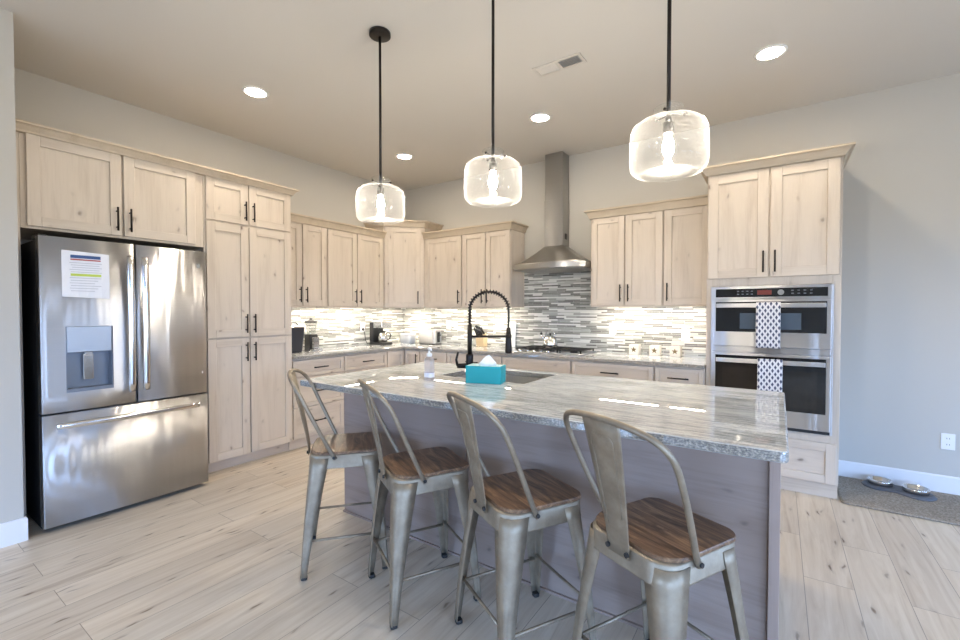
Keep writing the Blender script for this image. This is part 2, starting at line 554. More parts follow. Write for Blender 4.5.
class MB:
    """collects shapes (world or local coordinates) in one bmesh"""
    def __init__(s):
        s.bm = bmesh.new()

    def _mat(s, faces, mi, smooth=False):
        for f in faces:
            f.material_index = mi
            f.smooth = smooth

    def hexa(s, pts, mi=0):
        v = [s.bm.verts.new(p) for p in pts]
        q = [(0, 3, 2, 1), (4, 5, 6, 7), (0, 1, 5, 4), (1, 2, 6, 5), (2, 3, 7, 6), (3, 0, 4, 7)]
        s._mat([s.bm.faces.new([v[i] for i in f]) for f in q], mi)
        return s

    def box(s, x0, x1, y0, y1, z0, z1, mi=0):
        return s.hexa([(x0, y0, z0), (x1, y0, z0), (x1, y1, z0), (x0, y1, z0),
                       (x0, y0, z1), (x1, y0, z1), (x1, y1, z1), (x0, y1, z1)], mi)

    def fbox(s, F, u0, u1, v0, v1, n0, n1, mi=0):
        P = lambda u, v, n: F[0] + F[1] * u + Vector((0, 0, v)) + F[2] * n
        return s.hexa([P(u0, v0, n1), P(u1, v0, n1), P(u1, v0, n0), P(u0, v0, n0),
                       P(u0, v1, n1), P(u1, v1, n1), P(u1, v1, n0), P(u0, v1, n0)], mi)

    def prism(s, poly, z0, z1, mi=0, smooth=False):
        a = [s.bm.verts.new((x, y, z0)) for x, y in poly]
        b = [s.bm.verts.new((x, y, z1)) for x, y in poly]
        n = len(poly)
        s._mat([s.bm.faces.new(a[::-1]), s.bm.faces.new(b)], mi)
        s._mat([s.bm.faces.new([a[i], a[(i + 1) % n], b[(i + 1) % n], b[i]]) for i in range(n)], mi, smooth)
        return s

    def loft(s, rings, mi=0, cap=True, close=True, smooth=True):
        R = [[s.bm.verts.new(p) for p in r] for r in rings]
        n = len(R[0])
        fs = []
        for a, b in zip(R, R[1:]):
            for i in range(n if close else n - 1):
                fs.append(s.bm.faces.new([a[i], a[(i + 1) % n], b[(i + 1) % n], b[i]]))
        s._mat(fs, mi, smooth)
        if cap and close:
            s._mat([s.bm.faces.new(R[0][::-1]), s.bm.faces.new(R[-1])], mi)
        return s

    def tube(s, path, r, n=10, mi=0, cap=True, flat=None, up=None):
        path = [Vector(p) for p in path]
        rr = r if isinstance(r, (list, tuple)) else [r] * len(path)
        t0 = (path[1] - path[0]).normalized()
        nrm = t0.orthogonal().normalized() if up is None else (Vector(up) - t0 * t0.dot(Vector(up))).normalized()
        rings = []
        for i, p in enumerate(path):
            t = (path[min(i + 1, len(path) - 1)] - path[max(i - 1, 0)]).normalized()
            nrm = (nrm - t * nrm.dot(t)).normalized()
            bi = t.cross(nrm)
            fl = flat or 1.0
            rings.append([p + nrm * rr[i] * math.cos(a) + bi * rr[i] * fl * math.sin(a)
                          for a in [2 * PI * k / n for k in range(n)]])
        return s.loft(rings, mi, cap)

    def cyl(s, p0, p1, r, n=20, mi=0):
        return s.tube([p0, p1], r, n, mi)

    def lathe(s, prof, c=(0, 0, 0), n=36, mi=0, cap=False, smooth=True):
        rings = [[(c[0] + r * math.cos(2 * PI * k / n), c[1] + r * math.sin(2 * PI * k / n), c[2] + z) for k in range(n)]
                 for r, z in prof]
        return s.loft(rings, mi, cap, True, smooth)

    def ball(s, c, r, mi=0, n=12):
        return s.lathe([(max(1e-4, r * math.sin(PI * i / n)), -r * math.cos(PI * i / n)) for i in range(n + 1)], c, 14, mi)

    def sweep(s, path, prof, mi=0):
        """mitred moulding: path of (x,y) with the room on its right-hand side, prof of (outward, z)"""
        P = [Vector((x, y)) for x, y in path]
        rings = []
        for i, p in enumerate(P):
            ds = []
            if i > 0:
                ds.append((P[i] - P[i - 1]).normalized())
            if i < len(P) - 1:
                ds.append((P[i + 1] - P[i]).normalized())
            ns = [Vector((d.y, -d.x)) for d in ds]
            m = ns[0] if len(ns) == 1 else (ns[0] + ns[1]) / (1 + ns[0].dot(ns[1]))
            rings.append([(p.x + m.x * o, p.y + m.y * o, z) for o, z in prof])
        return s.loft(rings, mi, True, True, False)

    def build(s, name, mats, parent=None, bevel=0, seg=2, solid=0, smooth_all=False, subsurf=0):
        bmesh.ops.recalc_face_normals(s.bm, faces=s.bm.faces)
        if smooth_all:
            for f in s.bm.faces:
                f.smooth = True
        me = bpy.data.meshes.new(name)
        s.bm.to_mesh(me)
        s.bm.free()
        for m in (mats if isinstance(mats, (list, tuple)) else [mats]):
            me.materials.append(M[m])
        o = bpy.data.objects.new(name, me)
        COL.objects.link(o)
        off = OFF.get(parent.name, Vector()) if parent else Vector()
        OFF[o.name] = off.copy()
        if parent:
            o.parent = parent
            if off.length:
                me.transform(Matrix.Translation(-off))
        if solid:
            md = o.modifiers.new('thickness', 'SOLIDIFY')
            md.thickness = solid
            md.offset = 0
        if subsurf:
            md = o.modifiers.new('smooth', 'SUBSURF')
            md.levels = md.render_levels = subsurf
        if bevel:
            md = o.modifiers.new('edge', 'BEVEL')
            md.width, md.segments, md.limit_method, md.angle_limit = bevel, seg, 'ANGLE', math.radians(40)
        return o


def tag(o, label, cat, group=None, kind=None):
    o['label'], o['category'] = label, cat
    if group:
        o['group'] = group
    if kind:
        o['kind'] = kind
    return o


def thing(name, label, cat, loc=(0, 0, 0), group=None):
    o = bpy.data.objects.new(name, None)
    o.empty_display_size = .05
    COL.objects.link(o)
    o.location = loc
    OFF[o.name] = Vector(loc)
    return tag(o, label, cat, group)


def solo(mb, name, mats, label, cat, base, group=None, **k):
    """a thing that is one mesh, its origin at its base"""
    o = mb.build(name, mats, None, **k)
    o.data.transform(Matrix.Translation(-Vector(base)))
    o.location = base
    return tag(o, label, cat, group)


def copy_tree(o, parent=None):
    c = o.copy()
    COL.objects.link(c)
    if parent:
        c.parent = parent
    for ch in [x for x in bpy.data.objects if x.parent == o]:
        copy_tree(ch, c)
    return c


def struct(name, mb, mats, **k):
    o = mb.build(name, mats, None, **k)
    o['kind'] = 'structure'
    return o


def rrect(hx, hy, r, n=6, cx=0, cy=0):
    pts = []
    for sx, sy, a0 in ((1, 1, 0), (-1, 1, 90), (-1, -1, 180), (1, -1, 270)):
        for k in range(n + 1):
            a = math.radians(a0 + 90 * k / n)
            pts.append((cx + sx * (hx - r) + r * math.cos(a), cy + sy * (hy - r) + r * math.sin(a)))
    return pts


# ------------------------------------------------------------------ room shell
T = .15
struct('floor', MB().box(-T, X_R + T, Y_F - T, T, -.12, 0), 'floor')
struct('ceiling', MB().box(-T, X_R + T, Y_F - T, T, H, H + .12), 'ceiling')
struct('wall_back', MB().box(-T, X_R + T, 0, T, 0, H), 'wall')
struct('wall_left', MB().box(-T, 0, -3.93, 0, 0, H), 'wall')
struct('wall_return', MB().box(-T, .80, Y_F, -3.93, 0, H), 'wall')


def holed_wall(name, wins, along):
    mb = MB()
    lo, hi = (-T, X_R + T) if along == 'x' else (Y_F, 0)
    def slab(a, b, z0, z1):
        if along == 'x':
            mb.box(a, b, Y_F - T, Y_F, z0, z1)
        else:
            mb.box(X_R, X_R + T, a, b, z0, z1)
    at = lo
    for a, b, c, d in wins:
        slab(at, a, 0, H)
        slab(a, b, 0, c)
        slab(a, b, d, H)
        at = b
    slab(at, hi, 0, H)
    struct(name, mb, 'wall')


holed_wall('wall_front', WIN_FRONT, 'x')
holed_wall('wall_right', WIN_RIGHT, 'y')
k = 1
for a, b, c, d in WIN_FRONT:
    mb = MB()
    for x0, x1, z0, z1 in ((a, a + .05, c, d), (b - .05, b, c, d), (a, b, c, c + .05), (a, b, d - .05, d), ((a + b) / 2 - .03, (a + b) / 2 + .03, c, d)):
        mb.box(x0, x1, Y_F - .10, Y_F - .04, z0, z1)
    w = struct(f'window_{k}', mb, 'trim')
    MB().box(a + .05, b - .05, Y_F - .075, Y_F - .070, c + .05, d - .05).build('window_glass', 'pane', w)
    k += 1
for a, b, c, d in WIN_RIGHT:
    mb = MB()
    for y0, y1, z0, z1 in ((a, a + .05, c, d), (b - .05, b, c, d), (a, b, c, c + .05), (a, b, d - .05, d), ((a + b) / 2 - .03, (a + b) / 2 + .03, c, d)):
        mb.box(X_R + .04, X_R + .10, y0, y1, z0, z1)
    w = struct(f'window_{k}', mb, 'trim')
    MB().box(X_R + .070, X_R + .075, a + .05, b - .05, c + .05, d - .05).build('window_glass', 'pane', w)
    k += 1

BBP = [(0, 0), (.014, 0), (.014, .125), (.008, .135), (0, .135)]
struct('baseboard_back', MB().sweep([(4.762, -.0005), (X_R, -.0005)], BBP), 'trim')
struct('baseboard_return', MB().sweep([(.8005, Y_F), (.8005, -3.930), (.76, -3.929)], BBP), 'trim')

CT = .902          # worktop height of the wall runs
struct('wall_backsplash', MB().box(.001, 3.918, -.009, -.0005, CT + .001, 1.80), 'tile_back')
struct('wall_backsplash_side', MB().box(.0005, .009, -2.113, -.010, CT + .001, 1.372), 'tile_left')

# ------------------------------------------------------------------ cabinets
def frame(o, u, n):
    return (Vector(o), Vector(u).normalized(), Vector(n).normalized())


def rail_mat(F):
    return 'alder_x' if abs(F[1].x) > .7 else 'alder_y'


def pull(parent, F, u, v, n, vertical, L=.16):
    mb = MB()
    P = lambda a, b, c: F[0] + F[1] * a + Vector((0, 0, b)) + F[2] * c
    if vertical:
        mb.tube([P(u, v - L / 2, n + .032), P(u, v + L / 2, n + .032)], .0062, 10)
        for s in (-1, 1):
            mb.tube([P(u, v + s * L * .34, n), P(u, v + s * L * .34, n + .03)], .005, 8)
    else:
        mb.tube([P(u - L / 2, v, n + .032), P(u + L / 2, v, n + .032)], .0062, 10)
        for s in (-1, 1):
            mb.tube([P(u + s * L * .34, v, n), P(u + s * L * .34, v, n + .03)], .005, 8)
    return mb.build('handle', 'black_metal', parent)


def shaker(parent, F, u0, u1, v0, v1, name='door', n0=.0, handle=None, st=.062, hv=None):
    """five-piece door or drawer front standing on the face frame at n0"""
    mb = MB()
    n0, n1 = n0 + .0045, n0 + .02
    mb.fbox(F, u0, u0 + st, v0, v1, n0, n1, 0)
    mb.fbox(F, u1 - st, u1, v0, v1, n0, n1, 0)
    mb.fbox(F, u0 + st, u1 - st, v0, v0 + st, n0, n1, 1)
    mb.fbox(F, u0 + st, u1 - st, v1 - st, v1, n0, n1, 1)
    mb.fbox(F, u0 + st, u1 - st, v0 + st, v1 - st, n0, n1 - .010, 0 if name == 'door' else 1)
    d = mb.build(name, ['alder_v', rail_mat(F)], parent, bevel=.0018, seg=1)
    if handle == 'l':
        pull(d, F, u0 + .030, hv, n1, True)
    elif handle == 'r':
        pull(d, F, u1 - .030, hv, n1, True)
    elif handle == 'h':
        pull(d, F, (u0 + u1) / 2, (v0 + v1) / 2 if hv is None else hv, n1, False)
    return d


def slab_front(parent, F, u0, u1, v0, v1, handle='h'):
    return shaker(parent, F, u0, u1, v0, v1, 'drawer', 0, handle, .036)


def carcass(parent, F, u0, u1, v0, v1, depth, name='carcass'):
    if v0 == UB:      # wall cabinets: bottom panel set up behind the face frame
        mb = MB().fbox(F, u0, u1, v0 + .022, v1, -depth, 0).fbox(F, u0, u1, v0, v0 + .0218, -.02, 0)
        mb.fbox(F, u0, u0 + .015, v0, v0 + .0218, -depth, -.0202).fbox(F, u1 - .015, u1, v0, v0 + .0218, -depth, -.0202)
        return mb.build(name, ['alder_v'], parent)
    return MB().fbox(F, u0, u1, v0, v1, -depth, 0).build(name, ['alder_v'], parent, bevel=.0015, seg=1)


def toe(parent, F, u0, u1, depth, back=.07, h=.099):
    return MB().fbox(F, u0, u1, .001, h, -depth, -back).build('toe_kick', [rail_mat(F)], parent)


def crown_prof(z0, z1, p):
    return [(.0, z0), (.010, z0), (.014, z0 + .012), (p * .62, z1 - .022), (p * .78, z1 - .016), (p, z1 - .013), (p, z1), (.0, z1)]


UB, UT = 1.372, 2.232
# --- tall run on the left wall
FT = frame((.62, 0, 0), (0, 1, 0), (1, 0, 0))
c = thing('fridge_cabinet', 'pale alder two-door cabinet above the stainless refrigerator', 'cabinet', (.31, -3.4, 0))
carcass(c, FT, -3.889, -2.873, 1.835, 2.404, .619)
MB().fbox(FT, -3.926, -3.890, .001, 2.404, -.619, 0).build('side_panel', ['alder_v'], c)
shaker(c, FT, -3.862, -3.399, 1.85, 2.405, handle='r', hv=1.96)
shaker(c, FT, -3.385, -2.935, 1.85, 2.405, handle='l', hv=1.96)

c = thing('pantry_cabinet', 'tall pale alder pantry cabinet with six doors beside the refrigerator', 'cabinet', (.31, -2.49, 0))
carcass(c, FT, -2.871, -2.116, .10, 2.404, .619)
toe(c, FT, -2.871, -2.116, .619)
for v0, v1, hv in ((.105, 1.098, .985), (1.110, 2.048, 1.225), (2.064, 2.405, 2.175)):
    shaker(c, FT, -2.858, -2.525, v0, v1, handle='r', hv=hv, st=.064)
    shaker(c, FT, -2.515, -2.130, v0, v1, handle='l', hv=hv, st=.064)
solo(MB().sweep([(.64, -3.926), (.64, -2.116), (.0, -2.116)], [(o - .0, z) for o, z in crown_prof(2.405, 2.462, .05)]).box(.001, .639, -3.926, -2.117, 2.4055, 2.462),
     'crown_molding', ['crown'], 'long alder crown molding across refrigerator cabinet and pantry tops', 'molding', (.31, -3.0, 2.405))

# --- wall cabinets, left wall
FL = frame((.31, 0, 0), (0, 1, 0), (1, 0, 0))
UB, UT = 1.372, 2.232
GL = 'wall cabinets on the left wall'
c = thing('wall_cabinet', 'two-door alder wall cabinet right beside the tall pantry', 'cabinet', (.155, -1.8, UB), GL)
carcass(c, FL, -2.114, -1.502, UB, 2.262, .309)
shaker(c, FL, -2.100, -1.811, UB + .012, UT, handle='r', hv=1.50)
shaker(c, FL, -1.797, -1.512, UB + .012, UT, handle='l', hv=1.50)
c = thing('wall_cabinet', 'two-door alder wall cabinet above the coffee maker', 'cabinet', (.155, -1.08, UB), GL)
carcass(c, FL, -1.500, -.668, UB, 2.262, .309)
shaker(c, FL, -1.490, -1.097, UB + .012, UT, handle='r', hv=1.50)
shaker(c, FL, -1.085, -.682, UB + .012, UT, handle='l', hv=1.50)
solo(MB().sweep([(.33, -2.114), (.33, -.668)], crown_prof(2.234, 2.312, .05)).box(.001, .329, -2.114, -.668, 2.2635, 2.312),
     'crown_molding', ['crown'], 'alder crown molding over the wall cabinets between pantry and corner', 'molding', (.16, -1.4, 2.234))

# --- diagonal corner cabinet
ca, cb = Vector((.33, -.664, 0)), Vector((.686, -.33, 0))
cu = (cb - ca).normalized()
cn = Vector((cu.y, -cu.x, 0))
FC = frame(ca - cn * .02, cu, cn)
cw = (cb - ca).length
c = thing('corner_cabinet', 'taller single-door alder wall cabinet set diagonally in the corner', 'cabinet', (.2, -.2, UB))
MB().prism([(.001, -.010), (.001, -.664), (.315, -.664), (.33 - cn.x * .02, -.664 - cn.y * .02 + .0), (.686 - cn.x * .02, -.33 - cn.y * .02), (.686, -.31), (.686, -.010)], UB + .022, 2.44).build('carcass', ['alder_v'], c, bevel=.0015, seg=1)
shaker(c, FC, .046, cw - .046, UB + .012, 2.378, handle='r', hv=1.50)
MB().fbox(FC, .046, cw - .046, UB, UB + .0215, -.018, 0).build('bottom_rail', ['alder_v'], c)
MB().fbox(FC, 0.002, .042, UB, 2.385, 0, .018).build('stile', ['alder_v'], c)
MB().fbox(FC, cw - .042, cw - .002, UB, 2.385, 0, .018).build('stile', ['alder_v'], c)
MB().sweep([(.001, -.664), (.33, -.664), (.686, -.33), (.686, -.001)], crown_prof(2.385, 2.462, .055)).build('crown', ['crown'], c)

# --- wall cabinets, back wall
FB = frame((0, -.31, 0), (1, 0, 0), (0, -1, 0))
GB = 'wall cabinets on the back wall'
c = thing('wall_cabinet', 'single-door alder wall cabinet above the steel toaster', 'cabinet', (.98, -.155, UB), GB)
carcass(c, FB, .690, 1.281, UB, 2.262, .300)
shaker(c, FB, .702, 1.272, UB + .012, UT, handle='r', hv=1.50)
c = thing('wall_cabinet', 'narrow two-door alder wall cabinet just left of the range hood', 'cabinet', (1.6, -.155, UB), GB)
carcass(c, FB, 1.283, 1.950, UB, 2.262, .300)
shaker(c, FB, 1.292, 1.612, UB + .012, UT, handle='r', hv=1.50, st=.058)
shaker(c, FB, 1.624, 1.942, UB + .012, UT, handle='l', hv=1.50, st=.058)
solo(MB().sweep([(.69, -.33), (1.95, -.33), (1.95, -.001)], crown_prof(2.234, 2.312, .05)).box(.69, 1.949, -.329, -.002, 2.2635, 2.312),
     'crown_molding', ['crown'], 'alder crown molding on the cabinets between corner and range hood', 'molding', (1.3, -.16, 2.234))
c = thing('wall_cabinet', 'two-door alder wall cabinet just right of the range hood', 'cabinet', (3.2, -.155, UB), GB)
carcass(c, FB, 2.860, 3.536, UB, 2.262, .300)
shaker(c, FB, 2.870, 3.190, UB + .012, UT, handle='r', hv=1.50, st=.058)
shaker(c, FB, 3.203, 3.530, UB + .012, UT, handle='l', hv=1.50, st=.058)
c = thing('wall_cabinet', 'single-door alder wall cabinet against the tall oven cabinet', 'cabinet', (3.73, -.155, UB), GB)
carcass(c, FB, 3.538, 3.917, UB, 2.262, .300)
shaker(c, FB, 3.546, 3.912, UB + .012, UT, handle='l', hv=1.50)
solo(MB().sweep([(2.86, -.001), (2.86, -.33), (3.917, -.33)], crown_prof(2.234, 2.312, .05)).box(2.861, 3.917, -.329, -.002, 2.2635, 2.312),
     'crown_molding', ['crown'], 'alder crown molding on the cabinets between range hood and oven cabinet', 'molding', (3.4, -.16, 2.234))

# --- tall oven cabinet
FO = frame((0, -.58, 0), (1, 0, 0), (0, -1, 0))
c = thing('oven_cabinet', 'tall alder cabinet housing the wall ovens, two doors on top', 'cabinet', (4.335, -.29, 0))
MB().box(3.920, 3.962, -.58, -.001, .10, 2.44).box(4.712, 4.760, -.58, -.001, .10, 2.44).box(3.9622, 4.7118, -.58, -.001, 1.522, 2.44) \
    .box(3.9622, 4.7118, -.58, -.001, .10, .450).box(3.9622, 4.7118, -.02, -.001, .45, 1.522).build('carcass', ['alder_v'], c, bevel=.0015, seg=1)
MB().box(3.920, 4.757, -.565, -.001, .001, .0995).build('toe_kick', ['alder_x'], c)
shaker(c, FO, 3.930, 4.330, 1.585, 2.395, handle='r', hv=1.70, st=.07)
shaker(c, FO, 4.343, 4.745, 1.585, 2.395, handle='l', hv=1.70, st=.07)
shaker(c, FO, 3.930, 4.745, .108, .395, 'drawer', st=.06)
MB().sweep([(3.92, -.001), (3.92, -.60), (4.760, -.60), (4.760, -.001)], crown_prof(2.400, 2.465, .055)).box(3.921, 4.753, -.599, -.002, 2.4415, 2.465).build('crown', ['crown'], c)

# --- base cabinets
FBL = frame((.60, 0, 0), (0, 1, 0), (1, 0, 0))
FBB = frame((0, -.60, 0), (1, 0, 0), (0, -1, 0))
BT = CT - .032
GBL, GBB = 'base cabinets along the left wall', 'base cabinets along the back wall'
c = thing('base_cabinet', 'three-drawer alder base cabinet against the pantry side', 'cabinet', (.3, -1.8, 0), GBL)
carcass(c, FBL, -2.114, -1.517, .10, BT, .599)
toe(c, FBL, -2.114, -1.517, .599, .04)
for v0, v1 in ((.110, .395), (.405, .685), (.697, .855)):
    slab_front(c, FBL, -2.104, -1.525, v0, v1)
c = thing('base_cabinet', 'alder base cabinet below the coffee maker, drawer over doors', 'cabinet', (.3, -1.2, 0), GBL)
carcass(c, FBL, -1.515, -.902, .10, BT, .599)
toe(c, FBL, -1.515, -.902, .599, .04)
slab_front(c, FBL, -1.505, -.912, .697, .855)
shaker(c, FBL, -1.505, -1.213, .110, .685, handle='r', hv=.58)
shaker(c, FBL, -1.203, -.912, .110, .685, handle='l', hv=.58)
c = thing('corner_base_cabinet', 'alder corner base cabinet with two folding doors in an inside corner', 'cabinet', (.3, -.3, 0))
MB().prism([(.001, -.001), (.001, -.900), (.60, -.900), (.60, -.60), (.872, -.60), (.872, -.001)], .10, BT).build('carcass', ['alder_v'], c)
MB().prism([(.001, -.001), (.001, -.900), (.56, -.900), (.56, -.56), (.872, -.56), (.872, -.001)], .001, .099).build('toe_kick', ['alder_x'], c)
shaker(c, FBL, -.892, -.626, .110, .855, st=.05)
shaker(c, FBB, .626, .865, .110, .855, handle='r', hv=.74, st=.05)
for u0, u1, dr, lab in ((.874, 1.284, 1, 'narrow alder base cabinet below the steel toaster'),
                        (1.286, 2.018, 1, 'wide alder base cabinet below the knife block'),
                        (2.020, 2.783, 0, 'wide alder base cabinet below the gas cooktop, no pull on its top front'),
                        (2.785, 3.530, 1, 'wide alder base cabinet right of the cooktop'),
                        (3.532, 3.917, 1, 'narrow alder base cabinet against the oven cabinet')):
    c = thing('base_cabinet', lab, 'cabinet', ((u0 + u1) / 2, -.3, 0), GBB)
    carcass(c, FBB, u0, u1, .10, BT, .599)
    toe(c, FBB, u0, u1, .599, .04)
    slab_front(c, FBB, u0 + .008, u1 - .008, .697, .855, 'h' if dr else None)
    if u1 - u0 > .5:
        m = (u0 + u1) / 2
        shaker(c, FBB, u0 + .008, m - .005, .110, .685, handle='r', hv=.58)
        shaker(c, FBB, m + .005, u1 - .008, .110, .685, handle='l', hv=.58)
    else:
        shaker(c, FBB, u0 + .008, u1 - .008, .110, .685, handle='r', hv=.58)

solo(MB().prism([(.0095, -.0095), (.0095, -2.114), (.648, -2.114), (.648, -.648), (3.917, -.648), (3.917, -.0095)], BT + .0005, CT),
     'countertop', ['granite'], 'long L-shaped grey granite worktop along left and back walls', 'countertop', (.3, -.3, BT), bevel=.005)

# --- strips of light under the wall cabinets
GS = 'light strips under the wall cabinets'
for lab, b in (('slim light strip under the wall cabinet next to the pantry', (.19, .22, -2.06, -1.54)),
               ('slim light strip under the wall cabinet over the coffee maker', (.19, .22, -1.44, -.74)),
               ('slim light strip under the wall cabinet over the toaster', (.76, 1.24, -.22, -.19)),
               ('slim light strip under the narrow wall cabinet left of the hood', (1.34, 1.88, -.22, -.19)),
               ('slim light strip under the wall cabinet right of the hood', (2.92, 3.48, -.22, -.19)),
               ('slim light strip under the wall cabinet next to the oven cabinet', (3.58, 3.87, -.22, -.19))):
    x0, x1, y0, y1 = b
    t = thing('light_strip', lab, 'light', ((x0 + x1) / 2, (y0 + y1) / 2, UB), GS)
    MB().box(x0, x1, y0, y1, UB + .0135, UB + .0215).build('housing', 'white_plastic', t)
    MB().box(x0 + .004, x1 - .004, y0 + .004, y1 - .004, UB + .0105, UB + .0132).build('diffuser', 'strip', t)
t = thing('light_strip', 'short light strip under the diagonal corner cabinet', 'light', (.3, -.3, UB), GS)
q = [Vector((.30, -.30, 0)) + cu * a + cn * b for a, b in ((-.19, -.028), (.19, -.028), (.19, .028), (-.19, .028))]
MB().prism([(p.x, p.y) for p in q], UB + .0135, UB + .0215).build('housing', 'white_plastic', t)
q = [Vector((.30, -.30, 0)) + cu * a + cn * b for a, b in ((-.186, -.024), (.186, -.024), (.186, .024), (-.186, .024))]
MB().prism([(p.x, p.y) for p in q], UB + .0105, UB + .0132).build('diffuser', 'strip', t)

# ------------------------------------------------------------------ refrigerator
fy0, fy1, ff, fz0, fz1, fs = -3.852, -2.944, .834, .035, 1.775, .712
fr = thing('refrigerator', 'stainless french-door refrigerator with bottom freezer drawer', 'refrigerator', (.45, -3.41, 0))
MB().box(.03, .745, fy0 + .006, fy1 - .006, .012, 1.760).build('body', 'dark_gap', fr, bevel=.004)


def bowed(y0, y1, z0, z1, bow=.009, x0=.755, cut=None):
    """door skin that swells gently towards its middle over the whole refrigerator width"""
    ymid, half = (fy0 + fy1) / 2, (fy1 - fy0) / 2
    X = lambda y: ff - bow * ((y - ymid) / half) ** 2
    mb = MB()
    ys = [y0, y0 + .003, y0 + .010] + [y0 + (y1 - y0) * i / 14 for i in range(1, 14)] + [y1 - .010, y1 - .003, y1]
    if cut:
        ys = sorted(set([y for y in ys if not (cut[0] - .01 < y < cut[1] + .01)] + [cut[0], cut[1]]))
    ends = lambda y: {True: .88, False: 1.0}[min(y - y0, y1 - y) < .001] if min(y - y0, y1 - y) < .002 else (.97 if min(y - y0, y1 - y) < .005 else 1.0)
    zs = [z0, z1] if not cut else [z0, cut[2], cut[3], z1]
    G = [[mb.bm.verts.new((x0 + (X(y) - x0) * ends(y), y, z)) for y in ys] for z in zs]
    for j in range(len(zs) - 1):
        for i in range(len(ys) - 1):
            if cut and j == 1 and ys[i] == cut[0]:
                continue
            f = mb.bm.faces.new([G[j][i], G[j][i + 1], G[j + 1][i + 1], G[j + 1][i]])
            f.smooth = True
    Bk = [[mb.bm.verts.new((x0, y, z)) for y in ys] for z in zs]
    for i in range(len(ys) - 1):
        mb.bm.faces.new([G[0][i], Bk[0][i], Bk[0][i + 1], G[0][i + 1]])
        mb.bm.faces.new([G[-1][i + 1], Bk[-1][i + 1], Bk[-1][i], G[-1][i]])
    for j in range(len(zs) - 1):
        mb.bm.faces.new([G[j][0], G[j + 1][0], Bk[j + 1][0], Bk[j][0]])
        mb.bm.faces.new([G[j][-1], Bk[j][-1], Bk[j + 1][-1], G[j + 1][-1]])
    return mb


gap = -3.388
cut = (-3.742, -3.514, .832, 1.235)
ld = bowed(fy0, gap - .003, fs + .006, fz1, cut=cut).build('door', 'steel', fr)
rd = bowed(gap + .003, fy1, fs + .006, fz1).build('door', 'steel', fr)
dr = bowed(fy0, fy1, fz0, fs - .006).build('freezer_drawer', 'steel', fr)
# water dispenser in the left door
mb = MB()
mb.box(.758, .765, cut[0], cut[1], cut[2], cut[3])
mb.box(.765, .826, cut[0], cut[0] + .006, cut[2], cut[3]).box(.765, .826, cut[1] - .006, cut[1], cut[2], cut[3])
mb.box(.765, .834, cut[0], cut[1], cut[2], cut[2] + .02)
dp = mb.build('dispenser', 'recess_shade_grey', ld)
MB().box(.765, .828, cut[0] + .0062, cut[1] - .0062, 1.075, cut[3]).build('dispenser_panel', 'steel_grey', ld, bevel=.003)
MB().box(.79, .80, -3.655, -3.605, .90, 1.06).box(.775, .812, -3.650, -3.612, 1.05, 1.0745).build('dispenser_paddle', 'chrome', ld, bevel=.003)


def bar_handle(parent, P0, P1, bulge, posts, w=.013, d=.009, up=(0, 1, 0)):
    """flat bowed grip on two posts; P0, P1 on the door face"""
    P0, P1 = Vector(P0), Vector(P1)
    mb = MB()
    pts = []
    for i in range(17):
        s = i / 16
        p = P0.lerp(P1, s)
        p.x += .044 + bulge * (1 - (2 * s - 1) ** 2)
        pts.append(p)
    mb.tube(pts, w, 12, up=up, flat=.62)
    for s in posts:
        p = P0.lerp(P1, s)
        q = p.copy()
        q.x += .05
        p.x += .0015
        mb.tube([p, q], .009, 10)
    return mb.build('handle', 'chrome', parent, smooth_all=True)


bar_handle(ld, (.834, -3.428, .80), (.834, -3.428, 1.69), .012, (.05, .95), .020)
bar_handle(rd, (.834, -3.348, .80), (.834, -3.348, 1.69), .012, (.05, .95), .020)
bar_handle(dr, (.823, -3.795, .640), (.823, -3.022, .640), .016, (.05, .95), .019, up=(0, 0, 1))
MB().tube([(.824, -3.006, 1.665), (.8275, -3.006, 1.665)], .018, 24).build('badge', 'chrome', rd)
MB().tube([(.8235, -2.985, .872), (.8265, -2.985, .872)], .010, 20).build('badge', 'white_plastic', rd)
for y in (-3.83, -2.99):
    MB().box(.66, .80, y - .02, y + .02, 1.7605, 1.785).build('hinge_cover', 'dark_gap', fr, bevel=.004)
for y in (-3.80, -3.02):
    for x in (.12, .70):
        MB().cyl((x, y, .0005), (x, y, .0115), .02, 14).build('foot', 'rubber', fr)

# printed sheet held on the left door
nt = thing('paper_notice', 'white printed sheet with green highlighted line on refrigerator door', 'notice', (.834, -3.64, 1.42))
mb = MB()
ys = [-3.755 + .226 * i / 6 for i in range(7)]
zs = [1.418, 1.512, 1.606, 1.700]
Xs = lambda y: ff - .009 * ((y + 3.409) / .451) ** 2 + .0025
G = [[(Xs(y) + .0018 * (1 + math.sin(i * 1.9 + j * 2.3)), y, z - .01 * (y + 3.755) / .226) for i, y in enumerate(ys)] for j, z in enumerate(zs)]
for j in range(3):
    for i in range(6):
        vs = [mb.bm.verts.new(p) for p in (G[j][i], G[j][i + 1], G[j + 1][i + 1], G[j + 1][i])]
        mb.bm.faces.new(vs)
bmesh.ops.remove_doubles(mb.bm, verts=mb.bm.verts, dist=1e-5)
sh = mb.build('sheet', 'paper', nt, solid=.0006)
mb = MB()
def strip(y0, y1, z0, z1, mi):
    n = max(1, int((y1 - y0) / .03))
    for i in range(n):
        a, b = y0 + (y1 - y0) * i / n, y0 + (y1 - y0) * (i + 1) / n
        mb.hexa([(Xs(a) + .0042, a, z0), (Xs(b) + .0042, b, z0), (Xs(b) + .0046, b, z0), (Xs(a) + .0046, a, z0),
                 (Xs(a) + .0042, a, z1), (Xs(b) + .0042, b, z1), (Xs(b) + .0046, b, z1), (Xs(a) + .0046, a, z1)], mi)
strip(-3.715, -3.572, 1.655, 1.674, 0)
strip(-3.715, -3.572, 1.642, 1.650, 1)
strip(-3.715, -3.57, 1.545, 1.560, 2)
